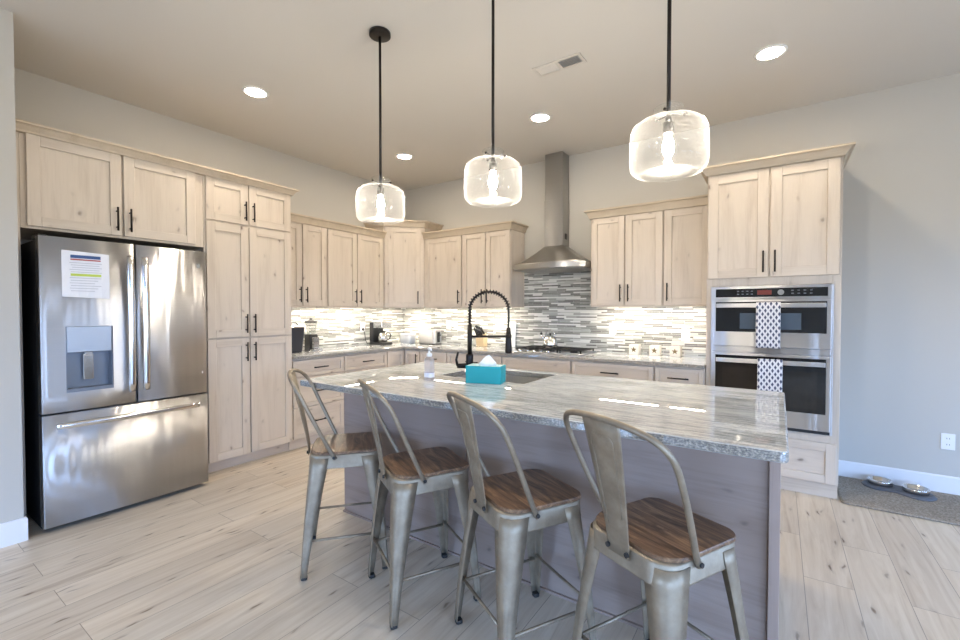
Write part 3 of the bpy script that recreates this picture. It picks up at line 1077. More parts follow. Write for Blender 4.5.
for i in range(5):
    strip(-3.72 + .006 * (i % 3), -3.566 - .012 * (i % 2), 1.624 - i * .014, 1.628 - i * .014, 3)
for i in range(6):
    strip(-3.72 + .005 * (i % 2), -3.57 - .016 * (i % 3), 1.532 - i * .016, 1.536 - i * .016, 3)
mb.build('printing', ['print_blue', 'print_red', 'print_green', 'print_grey'], nt)

# ------------------------------------------------------------------ range hood and cooktop
hd = thing('range_hood', 'stainless chimney range hood above the gas cooktop', 'range hood', (2.15, -.2, 1.765))
def bow_rect(x0, x1, yf, bow, n=14):
    xm, hw = (x0 + x1) / 2, (x1 - x0) / 2
    pts = [(x0 + (x1 - x0) * i / n, yf + bow * ((x0 + (x1 - x0) * i / n - xm) / hw) ** 2) for i in range(n + 1)]
    return pts + [(x1, -.010), (x0, -.010)]
cx0, cx1, cy = 2.292, 2.502, -.185
rim = bow_rect(2.045, 2.855, -.50, .06)
MB().loft([[(x, y, 1.765) for x, y in rim], [(x, y, 1.815) for x, y in rim]], smooth=False).build('rim', 'steel_hood', hd, bevel=.004)
rings = []
for s in [i / 8 for i in range(9)]:
    e = s ** .78
    z = 1.8153 + (2.03 - 1.8153) * s
    x0, x1 = 2.05 + (cx0 - 2.05) * e, 2.85 + (cx1 - 2.85) * e
    yf = -.495 + (cy + .495) * e
    rings.append([(x, y, z) for x, y in bow_rect(x0, x1, yf, .06 * (1 - e))])
MB().loft(rings).build('canopy', 'steel_hood', hd)
MB().box(cx0, cx1, cy, -.010, 2.0305, 2.52).build('chimney', 'steel_hood', hd, bevel=.002)
MB().box(cx0 + .004, cx1 - .004, cy + .004, -.010, 2.5205, H - .002).build('chimney', 'steel_hood', hd, bevel=.002)
MB().box(cx1 + .0002, cx1 + .003, -.125, -.075, 2.10, 2.16).build('vent_grille', 'dark_gap', hd)
MB().box(2.06, 2.84, -.43, -.015, 1.757, 1.7645).build('filter', 'steel_hood', hd)

ck = thing('gas_cooktop', 'stainless gas cooktop with black grates set in the back worktop', 'cooktop', (2.46, -.34, CT))
MB().box(2.09, 2.85, -.60, -.09, CT + .0005, CT + .012).build('plate', 'steel', ck, bevel=.003)
for i in range(3):
    x0 = 2.105 + i * .245
    mb = MB()
    for x in (x0 + .008, x0 + .115, x0 + .222):
        mb.box(x - .006, x + .006, -.47, -.105, CT + .032, CT + .044)
    for y in (-.464, -.38, -.288, -.20, -.111):
        mb.box(x0 + .002, x0 + .228, y - .006, y + .006, CT + .032, CT + .044)
    for x in (x0 + .008, x0 + .222):
        for y in (-.464, -.111):
            mb.box(x - .006, x + .006, y - .006, y + .006, CT + .0122, CT + .034)
    mb.build('grate', 'iron', ck)
    for y in (-.37, -.20):
        MB().cyl((x0 + .115, y, CT + .0122), (x0 + .115, y, CT + .028), .038, 20).build('burner', 'iron', ck)
for i in range(5):
    x = 2.20 + i * .078
    MB().lathe([(.001, .012), (.021, .0122), (.020, .026), (.016, .034), (.001, .034)], (x, -.545, CT), 18).build('knob', 'chrome', ck)

kt = thing('kettle', 'small stainless kettle on the rear of the cooktop', 'kettle', (2.40, -.26, CT + .0445))
kb = (2.40, -.26, CT + .0445)
MB().lathe([(.001, 0), (.072, .0), (.078, .01), (.078, .04), (.070, .075), (.054, .105), (.034, .124), (.001, .130)], kb, 28).build('pot', 'chrome', kt)
MB().ball((kb[0], kb[1], kb[2] + .138), .011).build('lid_knob', 'black_plastic', kt)
MB().tube([(kb[0] - .06, kb[1], kb[2] + .075), (kb[0] - .095, kb[1], kb[2] + .105), (kb[0] - .105, kb[1], kb[2] + .135)], [.016, .012, .009], 12).build('spout', 'chrome', kt)
MB().ball((kb[0] - .106, kb[1], kb[2] + .142), .014).build('spout_cap', 'black_plastic', kt)
MB().tube([(kb[0] + .06, kb[1], kb[2] + .085), (kb[0] + .045, kb[1], kb[2] + .165), (kb[0], kb[1], kb[2] + .19), (kb[0] - .045, kb[1], kb[2] + .165), (kb[0] - .055, kb[1], kb[2] + .10)], .004, 8).build('bail_handle', 'chrome', kt)

# ------------------------------------------------------------------ wall ovens and towels
ov = thing('wall_oven', 'stainless double wall oven built into the tall alder cabinet', 'oven', (4.337, -.3, .455))
MB().box(3.966, 4.708, -.578, -.03, .458, 1.516).build('body', 'dark_gap', ov)
ox0, ox1, oy = 3.955, 4.719, -.5825
ft = MB().box(ox0, ox1, oy - .012, oy, .452, 1.520).build('trim_frame', 'steel', ov, bevel=.002)
yf = oy - .0122
MB().box(3.968, 4.706, yf - .010, yf, .4545, .476).build('bottom_vent', 'dark_gap', ov)
# control panel
cp = MB().box(3.968, 4.706, yf - .018, yf, 1.424, 1.513).build('control_panel', 'steel', ov, bevel=.002)
MB().box(3.990, 4.684, yf - .020, yf - .0182, 1.437, 1.500).build('control_glass', 'oven_glass', cp)
MB().box(4.265, 4.355, yf - .0210, yf - .0202, 1.452, 1.486).build('display', 'red_display', cp)
MB().tube([(4.412, yf - .0202, 1.468), (4.412, yf - .034, 1.468)], .020, 22).build('dial', 'chrome', cp)
mb = MB()
for i in range(4):
    for j in range(2):
        mb.box(4.135 + i * .03, 4.148 + i * .03, yf - .0207, yf - .0202, 1.455 + j * .022, 1.462 + j * .022)
        mb.box(4.475 + i * .036, 4.490 + i * .036, yf - .0207, yf - .0202, 1.455 + j * .022, 1.462 + j * .022)
mb.build('button_marks', 'button_grey', cp)


def oven_door(z0, z1, gz0, gz1, wx0, wx1, wz0, wz1, hz, wm='oven_window'):
    d = MB().box(3.968, 4.706, yf - .030, yf, z0, z1).build('oven_door', 'steel', ov, bevel=.003)
    MB().box(3.992, 4.680, yf - .0325, yf - .0302, gz0, gz1).build('door_glass', 'oven_glass', d, bevel=.001)
    MB().box(wx0, wx1, yf - .0335, yf - .0327, wz0, wz1).build('door_window', wm, d)
    mb = MB()
    mb.box(4.000, 4.672, yf - .085, yf - .067, hz - .016, hz + .016)
    for x in (4.03, 4.642):
        mb.box(x - .012, x + .012, yf - .0672, yf - .0336, hz - .010, hz + .010)
    mb.build('handle', 'steel', d, bevel=.003)
    return d


oven_door(1.062, 1.412, 1.172, 1.400, 4.155, 4.535, 1.195, 1.315, 1.372, 'microwave_window')
oven_door(.480, 1.010, .600, .990, 4.04, 4.63, .63, .90, .955)
MB().box(3.968, 4.706, yf - .012, yf, 1.016, 1.056).build('vent_trim', 'steel', ov, bevel=.002)


def towel(name, x0, x1, hz, zb, label):
    """cloth folded over the oven handle, front and back drop"""
    mb = MB()
    yb, hy = yf - .0655, (yf - .076)
    prof = [(yb + .012, hz - .07), (yb + .012, hz - .01), (yb + .010, hz + .014), (hy + .004, hz + .021), (hy - .008, hz + .021), (hy - .0145, hz + .014)]
    n = 10
    for i in range(1, n + 1):
        prof.append((hy - .0145 - .004 * math.sin(i * .5), hz + .014 - (hz + .014 - zb) * i / n))
    m = 12
    rings = []
    for y, z in prof:
        rings.append([(x0 + (x1 - x0) * i / m, y - .0018 * math.sin(i * 1.3) * (1 if y < hy - .01 else 0), z) for i in range(m + 1)])
    mb.loft(rings, 0, False, False)
    o = mb.build(name, 'towel', None, solid=.003)
    base = Vector(((x0 + x1) / 2, hy, zb))
    o.data.transform(Matrix.Translation(-base))
    o.location = base
    return tag(o, label, 'towel', 'patterned towels on the oven handles')


towel('dish_towel', 4.262, 4.412, 1.372, 1.058, 'navy and white patterned towel over the upper oven handle')
towel('dish_towel', 4.275, 4.428, .955, .62, 'navy and white patterned towel over the lower oven handle')

# ------------------------------------------------------------------ island
ix0, ix1, iy0, iy1 = 2.005, 4.432, -2.952, -1.782
sx0, sx1, sy0, sy1 = 2.575, 3.20, -2.315, -1.86
IT = .914
isl = thing('kitchen_island', 'grey washed alder island with knotty panelled back', 'island', (3.2, -2.2, 0))
bx0, bx1, by0, by1 = 2.030, 4.380, -2.64, -1.83
MB().box(bx0, 3.027, by0, by0 + .02, .001, .877).box(3.033, bx1, by0, by0 + .02, .001, .877).box(3.027, 3.033, by0 + .004, by0 + .02, .001, .877).build('back_panel', ['island'], isl, bevel=.0015, seg=1)
MB().box(bx0, bx0 + .02, by0 + .0205, by1, .001, .877).build('end_panel', ['island_v'], isl)
MB().box(bx1 + .0005, bx1 + .034, by0 - .022, by1, .001, .877).build('end_panel', ['island_v'], isl, bevel=.002)
MB().box(bx0, bx1, by0 - .012, by0 - .0003, .001, .012).build('shoe_molding', ['island'], isl)
FI = frame((0, by1, 0), (-1, 0, 0), (0, 1, 0))
MB().box(bx0 + .0205, bx1, by1 - .02, by1 - .001, .10, .877).box(bx0 + .0205, bx1, by1 - .08, by1 - .06, .001, .0995).build('face_frame', ['alder_v'], isl)
for i in range(4):
    a = -bx1 + .02 + i * .582
    shaker(isl, FI, a, a + .567, .11, .86, handle='r' if i % 2 == 0 else 'l', hv=.75)

mb = MB()
xs, ys = [ix0, sx0, sx1, ix1], [iy0, sy0, sy1, iy1]
for z, flip in ((IT, False), (.878, True)):
    g = [[mb.bm.verts.new((x, y, z)) for x in xs] for y in ys]
    for j in range(3):
        for i in range(3):
            if i == 1 and j == 1:
                continue
            mb.bm.faces.new([g[j][i], g[j][i + 1], g[j + 1][i + 1], g[j + 1][i]])
    if z == IT:
        gt = g
    else:
        gb = g
outer = [(0, 0), (0, 1), (0, 2), (0, 3), (1, 3), (2, 3), (3, 3), (3, 2), (3, 1), (3, 0), (2, 0), (1, 0)]
inner = [(1, 1), (1, 2), (2, 2), (2, 1)]
for loop in (outer, inner):
    for (a, b), (c2, d2) in zip(loop, loop[1:] + loop[:1]):
        mb.bm.faces.new([gt[a][b], gt[c2][d2], gb[c2][d2], gb[a][b]])
bmesh.ops.recalc_face_normals(mb.bm, faces=mb.bm.faces)
cor = [e for e in mb.bm.edges if abs(e.verts[0].co.z - e.verts[1].co.z) > .01 and (e.verts[0].co.x in (ix0, ix1)) and (e.verts[0].co.y in (iy0, iy1))
       or (abs(e.verts[0].co.z - e.verts[1].co.z) > .01 and abs(e.verts[0].co.x - (ix0 + ix1) / 2) > 1.2 and min(abs(e.verts[0].co.y - iy0), abs(e.verts[0].co.y - iy1)) < .01)]
bmesh.ops.bevel(mb.bm, geom=cor, offset=.022, segments=5, affect='EDGES', profile=.5)
solo(mb, 'island_countertop', ['granite'], 'polished grey veined granite slab with sink cutout topping the island', 'countertop', (3.2, -2.37, .878), bevel=.007, seg=3)

sk = thing('sink', 'undermount stainless sink in the island worktop', 'sink', (2.89, -2.09, .68))
mb = MB()
a0, a1, b0, b1 = sx0 - .006, sx1 + .006, sy0 - .006, sy1 + .006
mb.box(a0, a1, b0, b1, .680, .684).box(a0 - .004, a0, b0 - .004, b1 + .004, .680, .877).box(a1, a1 + .004, b0 - .004, b1 + .004, .680, .877)
mb.box(a0, a1, b0 - .004, b0, .680, .877).box(a0, a1, b1, b1 + .004, .680, .877)
mb.build('basin', 'sink_steel', sk)
MB().lathe([(.001, .0045), (.044, .0045), (.046, .007), (.05, .0045)], (2.89, -2.05, .680), 24).build('drain', 'chrome', sk)

# faucet: post, coil spring arch, docking arm and spray head
fx, fy = 2.852, -2.357
dx, dy = .826, .564
fa = thing('faucet', 'black pull-down faucet with coiled spring arch behind the tissue box', 'faucet', (fx, fy, IT))
MB().lathe([(.001, .0005), (.0225, .0005), (.0225, .145), (.019, .155), (.001, .156)], (fx, fy, IT), 24).build('base', 'black_metal', fa)
MB().cyl((fx, fy, IT + .1562), (fx, fy, IT + .335), .0145, 16).build('post', 'black_metal', fa)
LX, HX = .236, .425
arch = [(0, .335)]
for i in range(19):
    a = PI - PI * i / 18
    arch.append((LX / 2 + LX / 2 * math.cos(a), HX + .108 * math.sin(a)))
arch += [(LX, .36), (LX, .315)]
A = [Vector((fx + dx * u, fy + dy * u, IT + z)) for u, z in arch]
MB().tube([p for p in A], .0065, 10).build('hose', 'black_metal', fa)
dense = []
for p, q in zip(A[:-3], A[1:-2]):
    L = (q - p).length
    k2 = max(2, int(L / .0016))
    dense += [p.lerp(q, i / k2) for i in range(k2)]
side = Vector((-dy, dx, 0))
spr = []
s_acc = 0
for i in range(len(dense) - 1):
    t_ = (dense[i + 1] - dense[i])
    s_acc += t_.length
    t_.normalize()
    nb = side.cross(t_)
    ph = s_acc / .0175 * 2 * PI
    spr.append(dense[i] + side * .0125 * math.cos(ph) + nb * .0125 * math.sin(ph))
MB().tube(spr, .0026, 5).build('spring', 'black_metal', fa)
hp = Vector((fx + dx * LX, fy + dy * LX, IT))
MB().tube([(fx, fy, IT + .262), (hp.x, hp.y, IT + .262)], .0072, 10).tube([(hp.x, hp.y, IT + .250), (hp.x, hp.y, IT + .274)], .020, 16).build('docking_arm', 'black_metal', fa)
MB().lathe([(.001, .16), (.019, .16), (.021, .175), (.017, .262), (.013, .315), (.001, .316)], hp, 20).build('spray_head', 'black_metal', fa)
MB().tube([(fx, fy, IT + .085), (fx - .085 * dx * .9, fy - .085 * dy * .9, IT + .082)], .015, 14) \
    .tube([(fx - .075 * dx, fy - .075 * dy, IT + .085), (fx - .082 * dx, fy - .082 * dy, IT + .12), (fx - .070 * dx, fy - .070 * dy, IT + .168)], [.0085, .0075, .006], 10).build('lever', 'black_metal', fa)

# tissue box
tb = thing('tissue_box', 'teal tissue box on the island beside the faucet', 'tissue box', (2.99, -2.38, IT))
u = Vector((.183, .056, 0)).normalized()
w = Vector((-u.y, u.x, 0))
o0 = Vector((2.909, -2.478, 0))
FTb = (o0, u, -w)
L_, D_, H_ = .210, .118, .100
MB().fbox(FTb, 0, L_, IT + .0005, IT + H_, -D_, 0).build('carton', 'teal', tb, bevel=.002)
MB().fbox(FTb, .006, L_ - .006, IT + H_ + .0001, IT + H_ + .0008, -D_ + .006, -.006).build('lid', 'teal_top', tb)
cc = o0 + u * L_ * .52 + w * D_ * .5
mb = MB()
rings = []
for j, (sc, z) in enumerate(((1, .001), (.85, .018), (.55, .036), (.28, .052), (.04, .062))):
    ring = []
    for k2 in range(20):
        a = 2 * PI * k2 / 20
        r = sc * (.040 + .007 * math.sin(3 * a + j) + .005 * math.sin(7 * a))
        ring.append(cc + u * (r * 1.25 * math.cos(a) + .004 * j) + w * r * .7 * math.sin(a) + Vector((0, 0, IT + H_ + z)))
    rings.append(ring)
mb.loft(rings, 0, True).build('tissue', 'tissue', tb)

# soap bottle
sp = thing('soap_bottle', 'clear pump soap bottle with white label on the island left of the faucet', 'bottle', (2.660, -2.508, IT))
sb = (2.660, -2.508, IT)
body = [(1.0, .0005), (1.06, .006), (1.06, .118), (.95, .130), (.55, .140), (.48, .1415)]
MB().loft([[(sb[0] + x * k2, sb[1] + y * k2, sb[2] + z) for x, y in rrect(.029, .020, .016)] for k2, z in body]).build('bottle', 'clear_plastic', sp)
MB().lathe([(.014, .1417), (.017, .143), (.017, .160), (.006, .164), (.006, .190), (.001, .190)], sb, 18).tube([(sb[0] - .004, sb[1], sb[2] + .190), (sb[0] + .018, sb[1] - .012, sb[2] + .191), (sb[0] + .036, sb[1] - .022, sb[2] + .182)], [.009, .008, .005], 10).build('pump', 'white_plastic', sp)
MB().loft([[(sb[0] + x * 1.03, sb[1] + y * 1.03, sb[2] + z) for x, y in rrect(.0312, .0216, .017)] for z in (.018, .045)], cap=False).build('label', 'paper', sp)

# ------------------------------------------------------------------ bar stools
def tolix():
    st = thing('bar_stool', 'x', 'stool', (0, 0, 0), 'bar stools along the island')
    # seat board
    def board(h, y0, y1, rf, rr):
        pts = []
        for sx, cy_, r_, a0 in ((1, y1 - rf, rf, 0), (-1, y1 - rf, rf, 90), (-1, y0 + rr, rr, 180), (1, y0 + rr, rr, 270)):
            for k2 in range(10):
                a = math.radians(a0 + 90 * k2 / 9)
                pts.append((sx * (h - r_) + r_ * math.cos(a), cy_ + r_ * math.sin(a)))
        return pts
    r = board(.171, -.166, .187, .055, .085)
    rings = [[(x * k2, y * k2, z) for x, y in r] for k2, z in ((.985, .6015), (1.0, .603), (1.0, .612), (.988, .616))]
    MB().loft(rings, smooth=False).build('seat', 'seat_wood', st)
    # pressed apron below
    ap = MB()
    prof = [(.146, .601), (.165, .601), (.1695, .596), (.172, .537), (.1745, .533), (.169, .531), (.166, .537), (.163, .591), (.146, .591)]
    rings = [[(x, y, z) for x, y in board(h, -h - .008, h + .014, max(.03, .056 - (.1695 - h)), max(.04, .075 - (.1695 - h)))] for h, z in prof]
    ap.loft(rings + [rings[0]], 0, False)
    ap.build('apron', 'gunmetal', st)
    # tapered sheet legs with a pressed rib
    for sx in (-1, 1):
        for sy in (-1, 1):
            mb = MB()
            rings = []
            for i in range(13):
                s = i / 12
                z = .586 - .572 * s
                c = .171 + (.209 - .171) * s + .004 * math.sin(PI * s)
                arm = .092 * (1 - s) ** 1.15 + .027 * (1 - (1 - s) ** 1.15)
                rad = min(.050 * (1 - s) + .011 * s, arm * .8)
                rib = .0045 if s > .42 else .0
                pts = [(c - arm, c)]
                pts.append((c - rad, c))
                for k2 in range(1, 8):
                    a = PI / 2 - PI / 2 * k2 / 8
                    off = rib if 3 <= k2 <= 5 else 0
                    pts.append((c - rad + (rad + off) * math.cos(a), c - rad + (rad + off) * math.sin(a)))
                pts.append((c, c - rad))
                pts.append((c, c - arm))
                rings.append([(sx * x, sy * y, z) for x, y in pts])
            mb.loft(rings, 0, False, False)
            lg = mb.build('leg', 'gunmetal', st, solid=.003)
            f = .196
            fc = MB()
            fc.loft([[(sx * (f + x), sy * (f + y), z) for x, y in rrect(h, h, .007, 3)] for h, z in ((.012, .0005), (.0145, .003), (.0145, .015), (.013, .018))])
            fc.build('foot_cap', 'rubber', lg)
    for sx in (-1, 1):
        MB().tube([(sx * .187, -.183, .185), (sx * .187, .183, .185)], .0065, 10).build('stretcher', 'gunmetal', st)
        MB().tube([(-.183, sx * .187, .203), (.183, sx * .187, .203)], .0065, 10).build('stretcher', 'gunmetal', st)
    # cross braces under the seat
    MB().box(-.16, .16, -.011, .011, .540, .544).box(-.011, .011, -.16, .16, .5442, .548).build('brace', 'black_metal', st)
    # hoop back
    Y = lambda z: -.051 - .5424 * (z - .589)
    half = [(.178, .582), (.180, .615), (.196, .70), (.210, .80), (.216, .88), (.216, .915), (.211, .940), (.199, .962), (.181, .978), (.160, .990), (.11, 1.003), (.055, 1.010)]
    left = [(-x, z) for x, z in half]
    pts = left + [(0, 1.012)] + [(x, z) for x, z in half[::-1]]
    P = [Vector((x, Y(z) + .022 * (x / .21) ** 2 * min(1, max(0, (z - .62) / .30)), z)) for x, z in pts]
    # smooth by midpoint insertion
    Q = [P[0]]
    for i in range(1, len(P) - 1):
        Q += [P[i] * .75 + P[i - 1] * .25, P[i] * .75 + P[i + 1] * .25]
    Q.append(P[-1])
    hoop = MB().tube(Q, .0098, 12).build('back_hoop', 'gunmetal', st)
    for sx in (-1, 1):
        MB().cyl((sx * .187, Y(.592), .592), (sx * .193, Y(.592), .592), .0075, 12).build('bolt', 'rubber', hoop)
    # back slat, wider at the top, with two pressed lines
    mb = MB()
    rings = []
    for i in range(13):
        s = i / 12
        z = .570 + (1.004 - .570) * s
        hw = .044 + (.078 - .044) * max(0, (s - .1) / .9) ** 1.1
        y = -.190 - (.2705 - .190) * max(0, (s - .08) / .92) ** 1.15
        rings.append([(hw * k2 / 8, y - .010 * (1 - (k2 / 8) ** 2) * s, z) for k2 in range(-8, 9)])
    mb.loft(rings, 0, False, False)
    sl = mb.build('back_slat', 'gunmetal', st, solid=.0026)
    mb = MB()
    yo = lambda z: -.190 - (.2705 - .190) * max(0, ((z - .570) / .434 - .08) / .92) ** 1.15 - .010 * ((z - .570) / .434) - .0018
    rib = [(-.030, .66), (-.044, .94), (-.036, .955), (.036, .955), (.044, .94), (.030, .66)]
    RR = []
    for (xa, za), (xb, zb_) in zip(rib, rib[1:]):
        for k2 in range(8):
            s = k2 / 8
            RR.append((xa + (xb - xa) * s, za + (zb_ - za) * s))
    mb.tube([(x, yo(z) + .010 * (x / .07) ** 2 * .8, z) for x, z in RR], .0022, 6)
    mb.build('pressed_line', 'gunmetal', sl)
    for x in (-.038, .038):
        MB().cyl((x, -.1915, .586), (x, -.1985, .586), .008, 14).build('bolt', 'rubber', sl)
    return st


stool = tolix()
SP = [(2.456, -2.962, 41.0, 'grey metal bar stool at the island corner nearest the refrigerator'),
      (3.002, -2.958, 28.57, 'grey metal bar stool second from the refrigerator end of the island'),
      (3.555, -2.971, 29.2, 'grey metal bar stool in front of the teal tissue box'),
      (4.080, -2.986, 26.5, 'grey metal bar stool at the oven end, its backrest seen broadly')]
for i, (x, y, r, lab) in enumerate(SP):
    o = stool if i == 0 else copy_tree(stool)
    o.location = (x, y, 0)
    o.rotation_euler = (0, 0, -math.radians(r))
    o['label'] = lab

# ------------------------------------------------------------------ pendants and ceiling fittings
def pendant():
    p = thing('pendant_light', 'x', 'pendant light', (0, 0, 0), 'glass pendants over the island')
    # origin at the ceiling
    zc = 1.987 - H
    MB().lathe([(.001, -.026), (.058, -.026), (.064, -.022), (.064, -.001), (.001, -.001)], (0, 0, 0), 32).build('ceiling_plate', 'black_metal', p)
    MB().cyl((0, 0, -.0262), (0, 0, zc + .095), .0078, 12).build('rod', 'black_metal', p)
    prof = [(.049, .152), (.053, .1545), (.0565, .151), (.0545, .146), (.051, .143), (.050, .112), (.055, .104), (.090, .098), (.120, .091), (.136, .079), (.144, .058), (.1465, .030), (.147, -.062),
            (.143, -.086), (.131, -.101), (.108, -.109), (.101, -.110), (.097, -.104), (.090, -.099), (.060, -.097), (.001, -.097)]
    MB().lathe(prof, (0, 0, zc), 56).lathe([(.0545, .146), (.0475, .146), (.0465, .112), (.050, .106)], (0, 0, zc), 40).build('glass_shade', 'seeded_glass', p)
    h = MB().cyl((0, 0, zc + .0952), (0, 0, zc + .116), .012, 16)
    for k2 in range(3):
        a = 2 * PI * k2 / 3 + .5
        h.tube([(0, 0, zc + .126), (.062 * math.cos(a), .062 * math.sin(a), zc + .126)], .0024, 8)
        h.ball((.062 * math.cos(a), .062 * math.sin(a), zc + .126), .0065)
    h.build('shade_holder', 'black_metal', p)
    MB().cyl((0, 0, zc + .050), (0, 0, zc + .0948), .021, 20).build('socket', 'black_metal', p)
    MB().lathe([(.011, .0498), (.013, .035), (.019, .016), (.0225, -.002), (.020, -.022), (.012, -.038), (.001, -.044)], (0, 0, zc), 24).build('bulb', 'bulb', p)
    return p


pd = pendant()
for i, lab in enumerate(('smallest-looking clear glass pendant, its dark ceiling plate in view',
                         'clear glass pendant hanging between the other two over the island',
                         'clear glass pendant in front of the cabinets beside the oven, largest-looking')):
    o = pd if i == 0 else copy_tree(pd)
    o.location = ((2.382, 3.197, 4.029)[i], -2.635, H)
    o['label'] = lab

def downlight():
    t = thing('recessed_light', 'x', 'ceiling light', (0, 0, 0), 'recessed ceiling lights')
    MB().lathe([(.072, -.001), (.094, -.001), (.092, -.006), (.074, -.009), (.072, -.001)], (0, 0, 0), 36).build('trim_ring', 'white_plastic', t)
    MB().lathe([(.001, -.004), (.0718, -.004), (.0718, -.002), (.001, -.002)], (0, 0, 0), 32).build('lens', 'lamp_disc', t)
    return t


dl = downlight()
for i, (x, y, lab) in enumerate(((1.05, -2.675, 'round recessed ceiling light in front of the refrigerator and pantry'),
                                 (1.005, -1.005, 'round recessed ceiling light near the room corner, above the first pendant'),
                                 (2.662, -1.035, 'round recessed ceiling light in front of the range hood chimney'),
                                 (4.338, -1.055, 'round recessed ceiling light in front of the tall oven cabinet'))):
    o = dl if i == 0 else copy_tree(dl)
    o.location = (x, y, H)
    o['label'] = lab

vt = thing('ceiling_vent', 'white louvred air vent in the ceiling between the ceiling lights', 'vent', (3.13, -1.70, H))
mb = MB()
vx0, vx1, vy0, vy1 = 2.96, 3.31, -1.765, -1.635
mb.box(vx0, vx1, vy0, vy0 + .02, H - .008, H - .001).box(vx0, vx1, vy1 - .02, vy1, H - .008, H - .001)
mb.box(vx0, vx0 + .02, vy0 + .02, vy1 - .02, H - .008, H - .001).box(vx1 - .02, vx1, vy0 + .02, vy1 - .02, H - .008, H - .001)
mb.box(3.125, 3.150, vy0 + .02, vy1 - .02, H - .008, H - .001)
mb.build('frame', 'vent_paint', vt)
mb = MB()
for i in range(5):
    y = vy0 + .030 + i * .0175
    for a, b, sgn in ((vx0 + .021, 3.124, -1), (3.151, vx1 - .021, 1)):
        mb.hexa([(a, y, H - .008), (b, y, H - .008), (b, y + .003, H - .008), (a, y + .003, H - .008),
                 (a, y + .010 * sgn, H - .001), (b, y + .010 * sgn, H - .001), (b, y + .003 + .010 * sgn, H - .001), (a, y + .003 + .010 * sgn, H - .001)])
mb.build('louvres', 'vent_paint', vt)
MB().box(vx0 + .021, vx1 - .021, vy0 + .021, vy1 - .021, H - .0009, H - .0003).build('duct', 'steel_grey', vt)

# ------------------------------------------------------------------ small things on the worktops
# star boxes
st_pts = lambda cx, cz, R: [(cx + (R if k2 % 2 == 0 else R * .42) * math.sin(PI * k2 / 5), cz + (R if k2 % 2 == 0 else R * .42) * math.cos(PI * k2 / 5)) for k2 in range(10)]
for x, lab in ((3.232, 'small white candle block with a star, farthest from the oven cabinet'),
               (3.424, 'small white candle block with a star, middle of the three'),
               (3.606, 'small white candle block with a star, closest to the oven cabinet')):
    t = thing('candle_block', lab, 'candle holder', (x, -.09, CT), 'star candle blocks on the worktop')
    MB().box(x - .046, x + .046, -.135, -.043, CT + .0005, CT + .098).build('block', 'ceramic', t, bevel=.004)
    mb = MB()
    a = [mb.bm.verts.new((px, -.1358, pz)) for px, pz in st_pts(x, CT + .051, .030)]
    b = [mb.bm.verts.new((px, -.1352, pz)) for px, pz in st_pts(x, CT + .051, .030)]
    mb.bm.faces.new(a)
    for i in range(10):
        mb.bm.faces.new([a[i], a[(i + 1) % 10], b[(i + 1) % 10], b[i]])
    mb.build('star', 'star', t)

# toaster
t = thing('toaster', 'brushed steel two-slot toaster on the back worktop near the corner', 'toaster', (.675, -.20, CT))
MB().loft([[(x, y, CT + z) for x, y in rrect(h, g, .03, 5, .675, -.20)] for h, g, z in ((.135, .078, .012), (.138, .082, .03), (.138, .082, .15), (.132, .074, .175), (.12, .06, .18))], smooth=True).build('shell', 'steel', t)
MB().loft([[(x, y, CT + z) for x, y in rrect(.130, .074, .028, 5, .675, -.20)] for z in (.0005, .0118)]).build('base', 'black_plastic', t)
MB().box(.8138, .820, -.225, -.175, CT + .03, CT + .16).box(.820, .845, -.215, -.185, CT + .115, CT + .128).build('lever', 'black_plastic', t, bevel=.003)
MB().box(.59, .76, -.245, -.220, CT + .1802, CT + .1815).box(.59, .76, -.180, -.155, CT + .1802, CT + .1815).build('slots', 'black_plastic', t)

# coffee maker
t = thing('coffee_maker', 'black drip coffee maker with glass carafe below the wall cabinets', 'coffee maker', (.19, -0.610, CT))
MB().box(.10, .33, -0.710, -0.530, CT + .0005, CT + .035).box(.10, .165, -0.710, -0.530, CT + .035, CT + .285).build('body', 'black_plastic', t, bevel=.008)
MB().box(.1652, .32, -0.708, -0.532, CT + .215, CT + .285).build('brew_head', 'chrome', t, bevel=.008)
MB().lathe([(.045, .036), (.060, .042), (.063, .10), (.052, .145), (.040, .158)], (.245, -0.620, CT), 26).build('carafe', 'chrome', t)
MB().lathe([(.001, .158), (.041, .158), (.040, .175), (.001, .176)], (.245, -0.620, CT), 22).tube([(.283, -0.585, CT + .150), (.310, -0.560, CT + .150), (.318, -0.553, CT + .120), (.308, -0.562, CT + .075), (.290, -0.578, CT + .065)], .008, 10).build('carafe_handle', 'black_plastic', t)

MB().tube([(.013, -.745, CT + .195), (.03, -.745, CT + .195)], .016, 12).tube([(.03, -.745, CT + .195), (.045, -.74, CT + .15), (.05, -.73, CT + .06), (.07, -.72, CT + .012), (.10, -.66, CT + .010)], .004, 8).build('power_cord', 'black_plastic', t)

# dark bin-like appliance beside the pantry, with its lid bail
t = thing('food_bin', 'dark slate countertop bin with lid tucked against the pantry', 'bin', (.24, -1.868, CT))
MB().loft([[(x, y, CT + z) for x, y in rrect(h, h * .95, .035, 6, .235, -1.868)] for h, z in ((.080, .0005), (.084, .02), (.100, .252), (.100, .259))]).build('bucket', 'bin_blue', t)
MB().loft([[(x, y, CT + z) for x, y in rrect(h, h * .95, .035, 6, .235, -1.868)] for h, z in ((.101, .2595), (.101, .267), (.08, .277))]).build('lid', 'chrome', t)
MB().tube([(.235, -1.943, CT + .272), (.235, -1.913, CT + .306), (.235, -1.823, CT + .306), (.235, -1.793, CT + .272)], .006, 8).build('lid_handle', 'black_plastic', t)

